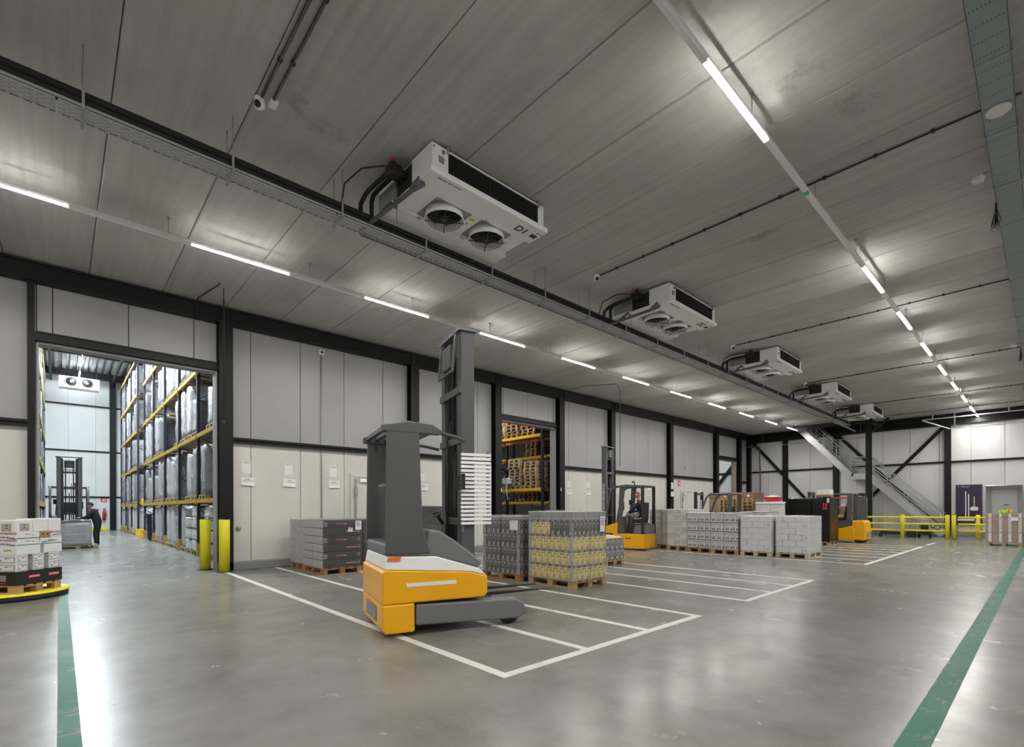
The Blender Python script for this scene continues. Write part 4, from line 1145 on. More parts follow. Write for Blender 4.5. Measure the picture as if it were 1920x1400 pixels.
for lab, y0, w, sd in (('black film wrapped load with a crumpled top, behind the long row', 6.62, 0.94, 21), ('black film wrapped load with a red tag, left of the unmanned truck', 5.95, 0.64, 22)):
    t = thing('wrapped_pallet', lab, 'pallet load', (22.9, y0, 0), group='pallet loads behind the long row')
    pallet(t, 0, 0, 1.2, w, 'wood')
    r = random.Random(sd); mb = MB(); n = 8
    film_shell(t, 0, 1.2, 0, w, 0.1, 1.9, 'black_film', sd, 0.02, 0.07)
    if sd == 22:
        MB().box(-0.012, -0.004, 0.1, 0.24, 1.45, 1.7).obj('red_tag', MAT['red'], t); MB().box(-0.012, -0.004, 0.02, 0.1, 1.72, 1.9).obj('paper_tag', MAT['paper'], t)
bx = thing('tray_box', 'small white box with a wooden front on top of the black wrapped loads', 'box', (23.1, 6.0, 1.98))
MB().box(0, 0.5, 0.0, 0.45, 0.08, 0.28).obj('box_body', K['w_'], bx, bevel=0.01); MB().box(-0.03, 0.5, 0.0, 0.48, 0, 0.08).obj('crate', K['brown'], bx, bevel=0.01)
# brown cartons on stacked pallets
t = thing('carton_stack', 'tall brown carton stack at the corner, beside stacked wooden pallets', 'pallet load', (24.0, 9.3, 0))
pallet(t, 0, 0, 1.2, 2.2, 'wood')
for k in range(7):
    for j in range(4):
        if 1 < k < 6 and j in (1, 2): continue
        mk('carton', box_mesh(1.15, 0.54, 0.3, K['brown'] if (k + j) % 3 else K['brown_dk']), t, 0.008, (0.02, 0.01 + j * 0.55, 0.145 + k * 0.303), seg=1)
for j in (0, 2): MB().box(0.012, 0.02, 0.25 + j * 0.55, 0.34 + j * 0.55, 2.05, 2.15).obj('label_sheet', MAT['paper'], t)
pm = None
ORD = ['first', 'second', 'third', 'fourth', 'fifth', 'sixth', 'seventh', 'eighth', 'ninth', 'tenth', 'eleventh', 'twelfth', 'thirteenth']
for c_, (y0) in enumerate((9.35, 9.95)):
    for k in range(13):
        q = bpy.data.objects.new('wooden_pallet', PCACHE.setdefault(('pm',), (lambda mb: (pallet_geo(mb, 0, 0, 0, 1.2, 0.5, True), mb.mesh('wooden_pallet', MAT['wood']))[1])(MB())))
        COL.objects.link(q); q.location = (22.75, y0, 0.15 * k)
        tag(q, 'wooden pallet %s from the floor in the %s stack before the brown cartons' % (ORD[k], ('right', 'left')[c_]), 'pallet', 'stacked empty pallets by the corner')
# right-hand wrapped pallet
fb = lambda *a: {'': K['brown'] if a[0] != 1 else K['brown_dk']}
rp = load('wrapped_pallet', 'film wrapped pallet of brown trays with pale stripes, near the dock hatch', 'pallet load', 27.35, 0.66, 1.2, 1.02, [(0.14, 2, 3, fb)] * 8, sd=30, film='film_heavy', group='pallet loads at the docks')
for yy in (0.06, 0.34, 0.60, 0.9): MB().box(-0.02, -0.006, yy - 0.04, yy + 0.04, 0.15, 1.27).obj('edge_strip', K['sqA'], rp)
sheet(rp, 'label_sheet', -0.026, 0.22, 1.06, 0.2, 0.14, 'x-', lines=0)
random.seed(5)
hv = MB()
MAT['hivis'] = M('high_visibility_yellow', (0.45, 0.78, 0.02), 0.6); MAT['hivis_o'] = M('high_visibility_orange', (0.85, 0.18, 0.02), 0.6)
v = thing('safety_vest_pile', 'folded neon yellow and orange vests on the wrapped tray pallet', 'vests', (27.45, 0.95, rp['_h'] + 0.012))
for k in range(6):
    MB().box(0, 0.25, k * 0.058, k * 0.058 + 0.07, 0, 0.13 + random.uniform(-0.02, 0.03)).obj('folded_vest', MAT['hivis_o'] if k == 1 else MAT['hivis'], v, bevel=0.02, rot=(random.uniform(-0.15, 0.15), 0, 0))

load('wrapped_pallet', 'wrapped grey pallet load cut off by the right picture edge', 'pallet load', 27.6, -0.75, 1.2, 1.0, [(0.28, 2, 3, lambda *a: {'': K['pale']})] * 4, sd=31, film='film_thick', group='pallet loads at the docks')

# ------------------------------------------------------------ turntable with the mixed pallet
TZ = 0.115
tt = thing('turntable', 'yellow edged wrapping turntable under the mixed carton pallet', 'turntable', (-0.69, 12.155, 0))
MB().lathe([(0.0, 0.02), (0.62, 0.02), (0.66, 0.0), (0.8, 0.0), (0.82, 0.02), (0.82, 0.085), (0.0, 0.085)], (0, 0, 0), 48).obj('base_ring', MAT['rack_blue'], tt)
MB().lathe([(0.0, 0.086), (0.83, 0.086), (0.835, 0.095), (0.83, TZ - 0.001), (0, TZ - 0.001)], (0, 0, 0), 64).obj('turning_disc', MAT['bollard'], tt)
ang = radians(47.7); cA, sA = cos(ang), sin(ang)
O = (-0.515, 11.455)
def loc2(a, b): return (O[0] + a * cA - b * sA, O[1] + a * sA + b * cA)
tp = thing('wooden_pallet', 'wooden pallet on the yellow edged turntable', 'pallet', (*O, TZ), ang)
pallet(tp, 0, 0, 0.8, 1.2, 'wood')
rndt = random.Random(3)
def cbox(label, a, b, da, db, z, h, mats, name='carton', cat='carton', group=None):
    x, y = loc2(a, b)
    o = mk(name, box_mesh(da, db, h, mats), None, 0.006, (x, y, z), (0, 0, ang + rndt.uniform(-0.01, 0.01)), seg=1)
    return tag(o, label, cat, group)
z0 = TZ + 0.145
tr = thing('display_tray', 'black carton tray with red logo strips on the turntable pallet', 'tray', (*loc2(-0.01, -0.01), z0), ang)
TH = 0.222
tb = MB().box(0, 0.82, 0, 0.01, 0, TH).box(0, 0.01, 0.01, 1.22, 0, TH).box(0.81, 0.82, 0.01, 1.22, 0, TH).box(0.01, 0.81, 1.21, 1.22, 0, TH).box(0.01, 0.81, 0.01, 1.21, TH - 0.02, TH - 0.005)
tb.obj('tray_wall', K['black_tray'], tr)
for a in (0.2, 0.56):
    MB().box(a, a + 0.2, -0.003, 0, 0.10, 0.15).obj('logo_strip', MAT['red'], tr, bevel=0.012, label='red logo strip')
    lettering('lettering', 'BAKEMARK', 0.036, tr, (a + 0.015, -0.0045, 0.112), (1, 0, 0), (0, 0, 1), MAT['white_ink'])
sheet(tr, 'print_panel', -0.002, 0.25, 0.12, 0.16, 0.1, 'x-', 'ink_grey', 0)
MB().box(-0.003, 0, 0.16, 0.36, 0.03, 0.042).obj('print_line', MAT['red'], tr)
GT = 'small framed boxes on the turntable pallet'
z1 = z0 + TH + 0.001
for r_ in range(2):
    for k, a in enumerate((0.0, 0.285, 0.57)):
        cbox('small white box with a printed frame, %s row, %s of three' % (('lower', 'upper')[r_], ('corner one', 'middle one', 'right end one')[k]), a, 0.0, 0.2, 0.36, z1 + r_ * 0.138, 0.136,
             {'': K['w_'], 'y-': K['w_frame'], 'x-': K['w_frame'] if k == 0 else K['sq0']}, group=GT)
    cbox('long white box with a printed frame, %s row, on the side facing the camera' % ('lower', 'upper')[r_], 0.0, 0.37, 0.36, 0.80, z1 + r_ * 0.138, 0.136, {'': K['w_'], 'x-': K['w_frame']}, group=GT)
z2 = z1 + 0.277
cbox('plain white box above the framed boxes, at the corner', 0.0, 0.0, 0.42, 0.3, z2, 0.15, {'': K['w_'], 'x-': K['w_yellow']})
cbox('plain white box with a dark side mark above the framed boxes, right', 0.48, 0.0, 0.34, 0.3, z2, 0.15, {'': K['w_'], 'x-': K['w_dark']})
cbox('white box with a dark print above the long framed boxes', 0.0, 0.32, 0.4, 0.42, z2, 0.15, {'': K['w_'], 'x-': K['w_dark']})
cbox('plain white box above the long framed boxes, at the picture edge', 0.0, 0.76, 0.4, 0.42, z2, 0.15, {'': K['w_']})
z3 = z2 + 0.151
GL = 'white boxes with a red wave and green foot'
for r_ in range(2):
    z = z3 + r_ * 0.112; w_ = ('lower', 'upper')[r_]
    o = cbox('%s white box with green foot at the corner' % w_, 0.0, 0.0, 0.40, 0.34, z, 0.11, {'': K['w_'], 'y-': K['w_green'], 'x-': K['w_swoosh']}, group=GL)
    lettering('lettering', 'Lamb Weston', 0.045, o, (-0.002, 0.28, 0.03), (0, -1, -0.12), (0, -0.12, 1), MAT['ink'])
    o = cbox('%s white box with red wave, right of the corner box' % w_, 0.61 if r_ else 0.405, 0.0, 0.21 if r_ else 0.42, 0.34, z, 0.11, {'': K['w_'], 'y-': K['w_swoosh'] if r_ else K['w_green'], 'x-': K['w_swoosh']}, group=GL)
    if r_ == 0: lettering('lettering', 'Lamb Weston', 0.04, o, (0.03, -0.002, 0.03), (1, 0, 0.2), (0, 0, 1), MAT['ink'])
    else: lettering('lettering', 'Lamb Weston', 0.032, o, (0.02, -0.002, 0.03), (1, 0, 0.2), (0, 0, 1), MAT['ink'])
    cbox('%s white box with red wave on the camera side' % w_, 0.0, 0.35, 0.40, 0.42, z, 0.11, {'': K['w_'], 'x-': K['w_swoosh']}, group=GL)
cb = cbox('small brown box with two round holes among the white boxes', 0.404, 0.0, 0.2, 0.33, z3 + 0.112, 0.11, {'': K['brown']})
for k in (0.055, 0.145): MB().lathe([(0, -0.002), (0.015, -0.002), (0.015, 0.0), (0, 0.0)], (k, -0.0005, 0.065), 12, axis='y').obj('hole', MAT['dark'], cb)
z4 = z3 + 0.2245
cbox('white lidded box with a beige printed panel, on top', 0.0, 0.02, 0.3, 0.3, z4, 0.20, {'': K['w_lid'], 'x-': K['w_panel'], 'y-': K['w_panel']})
bpy.context.view_layer.update()
cbox('white box with a folded lid, middle of the top layer', 0.31, 0.02, 0.27, 0.3, z4, 0.22, {'': K['w_lid']})
cbox('plain white box at the right end of the top layer', 0.585, 0.02, 0.24, 0.3, z4, 0.22, {'': K['w_']})
# ------------------------------------------------------------ pallet racks with wrapped loads (cold store)
RL = [1.84, 3.94, 6.04, 8.14, 10.24]      # beam top heights
def upright_mesh(h, d, sgn):
    """frame of two posts with bracing, front post at x=0, depth towards +x*sgn"""
    pass
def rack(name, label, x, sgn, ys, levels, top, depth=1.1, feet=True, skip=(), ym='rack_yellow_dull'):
    t = thing(name, label, 'pallet rack')
    for y in ys:
        f = MB(); xb = x + sgn * depth
        for q in (x, xb):
            f.box(min(q, q + sgn * 0.09), max(q, q + sgn * 0.09), y - 0.05, y + 0.05, 0, top).box(q - 0.08, q + 0.11, y - 0.08, y + 0.08, 0, 0.012)
        z = 0.3
        while z < top - 0.9:
            f.bar((x + sgn * 0.05, y, z), (xb, y, z + 0.6), 0.025); f.bar((xb, y, z + 0.6), (x + sgn * 0.05, y, z + 1.2), 0.025); z += 1.2
        f.obj('upright_frame', MAT['rack_blue'], t)
        if feet: MB().box(min(x - sgn * 0.012, x + sgn * 0.1), max(x - sgn * 0.012, x + sgn * 0.1), y - 0.062, y + 0.062, 0.0, 0.42).obj('foot_guard', MAT[ym], t)
    for y0, y1 in zip(ys[:-1], ys[1:]):
        if (y0, y1) in skip: continue
        for z in levels:
            for q, m in ((x, ym), (x + sgn * (depth - 0.05), 'rack_orange')):
                bmesh_ = MB().box(q - 0.025, q + 0.025, y0 + 0.055, y1 - 0.055, z - 0.12, z).box(q - 0.03 , q + 0.03, y0 + 0.05, y0 + 0.09, z - 0.17, z + 0.02).box(q - 0.03, q + 0.03, y1 - 0.09, y1 - 0.05, z - 0.17, z + 0.02)
                bmesh_.obj('beam', MAT[m], t)
    return t
YR1 = [15.3, 18.7, 22.1, 25.5, 28.9, 32.3]
YR2 = [35.3, 38.7, 42.1, 45.5]
XR = 3.3
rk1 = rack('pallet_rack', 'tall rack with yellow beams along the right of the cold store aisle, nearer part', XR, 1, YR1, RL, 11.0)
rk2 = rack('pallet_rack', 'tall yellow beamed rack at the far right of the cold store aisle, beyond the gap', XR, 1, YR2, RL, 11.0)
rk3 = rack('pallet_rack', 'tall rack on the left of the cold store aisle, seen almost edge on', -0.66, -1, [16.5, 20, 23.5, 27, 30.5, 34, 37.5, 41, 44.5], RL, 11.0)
# end protections
for lab, y in (('yellow steel end guard at the foot of the nearer rack', 32.6), ('yellow steel end guard where the far rack begins', 35.05)):
    g = MB().box(3.2, 4.4, y - 0.08, y - 0.04, 0, 0.42).box(3.2, 3.3, y - 0.04, y + 0.3 if y < 34 else y + 0.02, 0, 0.42).box(3.2, 4.4, y - 0.1, y - 0.02, 0.36, 0.42)
    tag(g.obj('rack_end_guard', MAT['rack_yellow'], bevel=0.01), lab, 'guard')
MB().box(3.24, 3.4, 32.3, 32.9, 1.75, 2.1).obj('beam_end', MAT['rack_yellow'], rk1)

# wrapped loads: a few base shapes, then copied
def tall_load_mesh(w, d, h, sd, n=6):
    r = random.Random(sd); mb = MB(); nx, ny, nz = 4, 4, 8
    idx = {}
    def pt(i, j, k):
        if (i, j, k) in idx: return idx[i, j, k]
        x, y, z = i / nx * d, j / ny * w, k / nz * h
        ed = (i in (0, nx)) + (j in (0, ny))
        if ed == 2:
            x += 0.035 if i == 0 else -0.035; y += 0.035 if j == 0 else -0.035
        x += r.uniform(-0.014, 0.014); y += r.uniform(-0.014, 0.014)
        if k == nz: z += r.uniform(-0.02, 0.05) - 0.03 * ed
        idx[i, j, k] = len(mb.v); mb.v.append((x, y, z)); return idx[i, j, k]
    def q(a, b, c, e): mb.face([a, b, c, e], 0, None, True)
    for k in range(nz):
        for i in range(nx):
            q(pt(i, 0, k), pt(i + 1, 0, k), pt(i + 1, 0, k + 1), pt(i, 0, k + 1)); q(pt(i + 1, ny, k), pt(i, ny, k), pt(i, ny, k + 1), pt(i + 1, ny, k + 1))
        for j in range(ny):
            q(pt(nx, j, k), pt(nx, j + 1, k), pt(nx, j + 1, k + 1), pt(nx, j, k + 1)); q(pt(0, j + 1, k), pt(0, j, k), pt(0, j, k + 1), pt(0, j + 1, k + 1))
    for i in range(nx):
        for j in range(ny): q(pt(i, j, nz), pt(i + 1, j, nz), pt(i + 1, j + 1, nz), pt(i, j + 1, nz)); q(pt(i, j + 1, 0), pt(i + 1, j + 1, 0), pt(i + 1, j, 0), pt(i, j, 0))
    return mb
LW_, LD = 0.98, 1.18
hs = [1.45, 1.6, 1.72, 1.35, 1.1, 0.75, 1.66, 1.55]
wr_m = ['rack_a', 'rack_b', 'rack_a', 'rack_c', 'rack_b', 'rack_a', 'rack_d', 'rack_d']
lm = [tall_load_mesh(LW_ - 0.04, LD - 0.04, h, 50 + i).mesh('load_body', MAT[wr_m[i]]) for i, h in enumerate(hs)]
pmb = MB(); pallet_geo(pmb, 0, 0, 0, LD, LW_, True)
pme = pmb.mesh('pallet', MAT['wood_grey'])
kind_txt = {'rack_a': 'pale', 'rack_b': 'grey', 'rack_c': 'dark', 'rack_d': 'silvery'}
lev_txt = ['on the floor', 'on the first beam level', 'on the second beam level', 'on the third beam level', 'on the fourth beam level', 'on the top beam level']
def rack_load(x, y, z, i, label, group):
    t = thing('wrapped_pallet', label, 'pallet load', (x, y, z), 0, group)
    mk('pallet', pme, t); mk('load_body', lm[i], t, loc=(0.02, 0.02, 0.146))
    return t
rr = random.Random(11)
miss1 = {(0, 1): (0, 1), (0, 2): (), (2, 0): (), (3, 3): (0,), (1, 3): (2,), (2, 5): (1,)}
def fill(x, ys, levels, group, rackname, seed, p_miss=0.1, flip=False, skip=None):
    r = random.Random(seed)
    for b, (y0, y1) in enumerate(zip(ys[:-1], ys[1:])):
        for l, z in enumerate([0.0] + levels):
            if l == 5: continue
            for s in range(3):
                i = r.choices(range(8), [4, 3, 4, 1.6, 2, 0.8, 2.5, 2.5])[0]
                gone = r.random() < p_miss
                if skip and (b, l, s) in skip: gone = True
                if gone: continue
                hx = [1.45, 1.6, 1.72, 1.35, 1.1, 0.75, 1.66, 1.55][i]
                if l == 0 and hx > 1.5: i = 0
                y = y0 + 0.08 + s * 1.09
                lab = '%s wrapped load, %s, %s bay, %s place, %s' % (kind_txt[wr_m[i]], lev_txt[l].replace('on the ', '', 1), ORD[b], ('near', 'middle', 'far')[s], rackname)
                rack_load(x, y, z, i, lab, 'wrapped loads of the %s' % rackname)
fill(XR + 0.02, YR1, RL, 'a', 'nearer right rack', 3, 0.06, skip={(0, 1, 0), (0, 1, 1), (1, 1, 2), (0, 2, 2), (0, 0, 0), (0, 0, 1), (0, 0, 2), (1, 0, 0), (1, 0, 1)})
fill(XR + 0.02, YR2, RL, 'b', 'far right rack', 4, 0.08)
fill(-0.66 - LD, [16.5, 20, 23.5, 27, 30.5, 34, 37.5, 41, 44.5], RL, 'c', 'left rack', 5, 0.05)
# white bag stacks at the rack foot
def bag_stack(label, x, y, n=4, w=0.98):
    t = thing('bag_stack', label, 'pallet load', (x, y, 0), group='white bag stacks at the rack foot')
    mk('pallet', pme, t)
    for k in range(n):
        m = tall_load_mesh(w, LD - 0.02, 0.34, 90 + k); o = m.obj('white_bag', MAT['bag'], t, loc=(0.0, 0.0, 0.15 + k * 0.37))
        MB().box(0.12, LD - 0.14, 0.03, w - 0.05, 0.33, 0.365).obj('dark_gap', MAT['dark'], o)  # dark block fills the gap between bag tiers in place of shade
bag_stack('white wrapped bag stack at the rack foot, behind the two yellow bollards', XR + 0.02, 16.9)
bag_stack('white wrapped bag stack at the rack foot, behind the yellow upright guard', XR + 0.02, 18.85)
bag_stack('low white bag stack at the rack foot, third from the bollards', XR + 0.02, 20.0, 3)
wb = thing('wheelie_bin', 'tall dark blue wheeled bin at the foot of the nearer rack end', 'bin', (3.15, 29.6, 0))
MB().hexa([(0.06, 0.06, 0.05), (0.5, 0.06, 0.05), (0.5, 0.54, 0.05), (0.06, 0.54, 0.05), (0, 0, 1.25), (0.58, 0, 1.25), (0.58, 0.6, 1.25), (0, 0.6, 1.25)]).obj('bin_body', MAT['rack_blue'], wb, bevel=0.03)
MB().box(-0.05, 0.62, -0.03, 0.63, 1.25, 1.31).obj('bin_lid', MAT['rack_blue'], wb, bevel=0.02)
for yy in (0.04, 0.56): MB().cyl((0.48, yy - 0.03, 0.09), (0.48, yy + 0.03, 0.09), 0.09, 14).obj('wheel', MAT['rubber'], wb)
# cold store lights and cooler
led_line('strip_light', 'cold store strip light above the aisle', 1.05, 15.0, 45.5, [16.5 + 3.4 * k for k in range(9)], 1.62, 'led_store', 10.75, ST, 'y')
led_line('strip_light', 'strip light behind the right rack of the cold store', 6.2, 15.0, 45.5, [17 + 6.8 * k for k in range(4)], 1.62, 'led_store', 10.75, ST, 'y')
cc = thing('air_cooler', 'white air cooler with two round fans high on the far cold store wall', 'air cooler', (0, 44.5, 0))
MB().box(0.0, 2.1, 0, 0.9, 9.75, 10.5).obj('casing', MAT['white'], cc, bevel=0.02)
for x in (0.62, 1.46):
    MB().lathe([(0.33, 0.0), (0.34, -0.06), (0.3, -0.07), (0.29, 0.0)], (x, 0, 10.15), 24, axis='y').obj('fan_ring', MAT['ltgrey'], cc)
    MB().lathe([(0.0, -0.03), (0.29, -0.02), (0.29, -0.005)], (x, 0, 10.15), 24, axis='y').obj('fan_blades', MAT['black'], cc)
    MB().lathe([(0.0, -0.05), (0.06, -0.045), (0.06, -0.02)], (x, 0, 10.15), 12, axis='y').obj('hub_cap', MAT['white_matt'], cc)
for x in (0.15, 1.95): MB().box(x - 0.02, x + 0.02, 0.1, 0.8, 10.5, ST).obj('hanger', MAT['steel'], cc)
fe = thing('fire_extinguisher', 'red fire extinguisher on the far wall of the cold store', 'extinguisher', (2.45, FAR - 0.12, 0.75))
MB().lathe([(0.0, 0), (0.1, 0.02), (0.1, 0.6), (0.06, 0.7), (0.03, 0.74), (0.03, 0.8)], (0, 0, 0), 16).obj('cylinder', MAT['red'], fe)
MB().box(-0.05, 0.05, -0.03, 0.03, 0.78, 0.86).tube([(0.04, 0, 0.82), (0.13, -0.02, 0.7), (0.13, -0.02, 0.3)], 0.014, 6).obj('valve', MAT['black'], fe)
def pictogram(label, x, y, z, w, face='y-'):
    t = thing('fire_sign', label, 'sign', (x, y, z))
    MB().box(-w / 2, w / 2, -0.004, 0, -w / 2, w / 2).obj('plate', MAT['red'], t)
    MB().box(-w * 0.22, -w * 0.02, -0.006, -0.004, -w * 0.36, w * 0.2).box(-w * 0.17, -w * 0.07, -0.006, -0.004, w * 0.2, w * 0.32).box(w * 0.12, w * 0.3, -0.006, -0.004, -w * 0.3, w * 0.3).obj('pictogram', MAT['white_ink'], t)
pictogram('small red fire sign above the extinguisher in the cold store', 2.45, FAR - 0.005, 2.25, 0.34)
pictogram('small red fire sign beside the far door in the left wall', 25.34, P - 0.002, 2.9, 0.3)
tag(MB().box(1.75, 2.6, FAR - 0.5, FAR - 0.38, 0.02, 0.24).obj('kick_guard', MAT['bollard'], bevel=0.01), 'low yellow guard rail at the far end of the cold store aisle', 'guard')

# ------------------------------------------------------------ second opening: empty pallets on racks
def rack_x(): pass
YR3 = [14.45, 17.9, 21.3, 24.7]
rk4 = rack('pallet_rack', 'blue and yellow rack of empty pallets seen through the second opening', 15.0, 1, YR3, [2.4, 4.7], 7.2, ym='rack_yellow')
rk5 = rack('pallet_rack', 'darker rack of empty pallets behind the first in the second room', 18.6, 1, YR3, [1.9, 4.3], 7.2, ym='rack_yellow')
pm12 = {}
for w_ in ('wood', 'wood_brown', 'wood_pale', 'wood_grey'):
    mb = MB(); pallet_geo(mb, 0, 0, 0, 1.2, 0.8, True); pm12[w_] = mb.mesh('wooden_pallet', MAT[w_])
rp_ = random.Random(8)
def pstack(x, y, z, n, lab, group, tones):
    for k in range(n):
        o = bpy.data.objects.new('wooden_pallet', pm12[rp_.choice(tones)]); COL.objects.link(o)
        o.location = (x + rp_.uniform(-0.05, 0.03), y + rp_.uniform(-0.04, 0.04), z + k * 0.146)
        tag(o, '%s, %s from below' % (lab, ORD[k]), 'pallet', group)
for (y, z, n, s, tn) in ((14.75, 2.4, 8, 'right stack on the lower beams', ['wood', 'wood_pale', 'wood']), (15.75, 2.4, 9, 'middle stack on the lower beams', ['wood_grey', 'wood_pale']), (16.75, 2.4, 3, 'left stack on the lower beams', ['wood_grey']),
                         (14.9, 4.7, 5, 'right stack on the upper beams', ['wood_brown', 'wood_grey']), (15.9, 4.7, 5, 'middle stack on the upper beams', ['wood_grey', 'wood_brown']), (16.8, 4.7, 8, 'left stack on the upper beams', ['wood_pale', 'wood_grey']),
                         (14.8, 0, 6, 'right stack on the floor', ['wood_grey']), (15.8, 0, 7, 'left stack on the floor', ['wood_grey'])):
    pstack(15.0, y, z, n, 'empty pallet in the %s, second opening' % s, 'pallets of the ' + s, tn)
for (y, z, n, s) in ((14.8, 1.9, 10, 'near stack'), (15.9, 1.9, 12, 'second stack'), (18.2, 1.9, 12, 'third stack'), (19.2, 1.9, 12, 'fourth stack'), (18.3, 4.3, 8, 'high stack'), (15.5, 4.3, 8, 'high near stack')):
    pstack(18.6, y, z, n, 'dim empty pallet in the %s of the back rack' % s, 'dim pallets, ' + s, ['wood_brown', 'wood'])
mb = tall_load_mesh(0.5, 0.35, 0.25, 77); f_ = mb.obj('film_scrap', MAT['wrap_a'], loc=(14.75, 16.3, 2.62)); tag(f_, 'crumpled scrap of clear film hanging on the pallets in the second room', 'film')
mb = MB(); mb.tube([(14.85, 16.5, 2.65), (14.8, 16.45, 2.3), (14.85, 16.42, 1.9)], [0.06, 0.035, 0.02], 6); mb.obj('film_tail', MAT['wrap_a'], f_); f_.children[0].matrix_parent_inverse = Matrix.Translation((-14.75, -16.3, -2.62))
led_line('strip_light', 'strip light of the pallet room behind the second opening', 14.0, 15.0, 25, [15.2 + 3.4 * k for k in range(3)], 1.62, 'led_pallets', 6.6, 8.0, 'y')
led_line('strip_light', 'strip light of the room behind the third opening', 32.5, 14.5, 22, [15.0, 18.4], 1.62, 'led_annex', 6.3, 7.0, 'y')
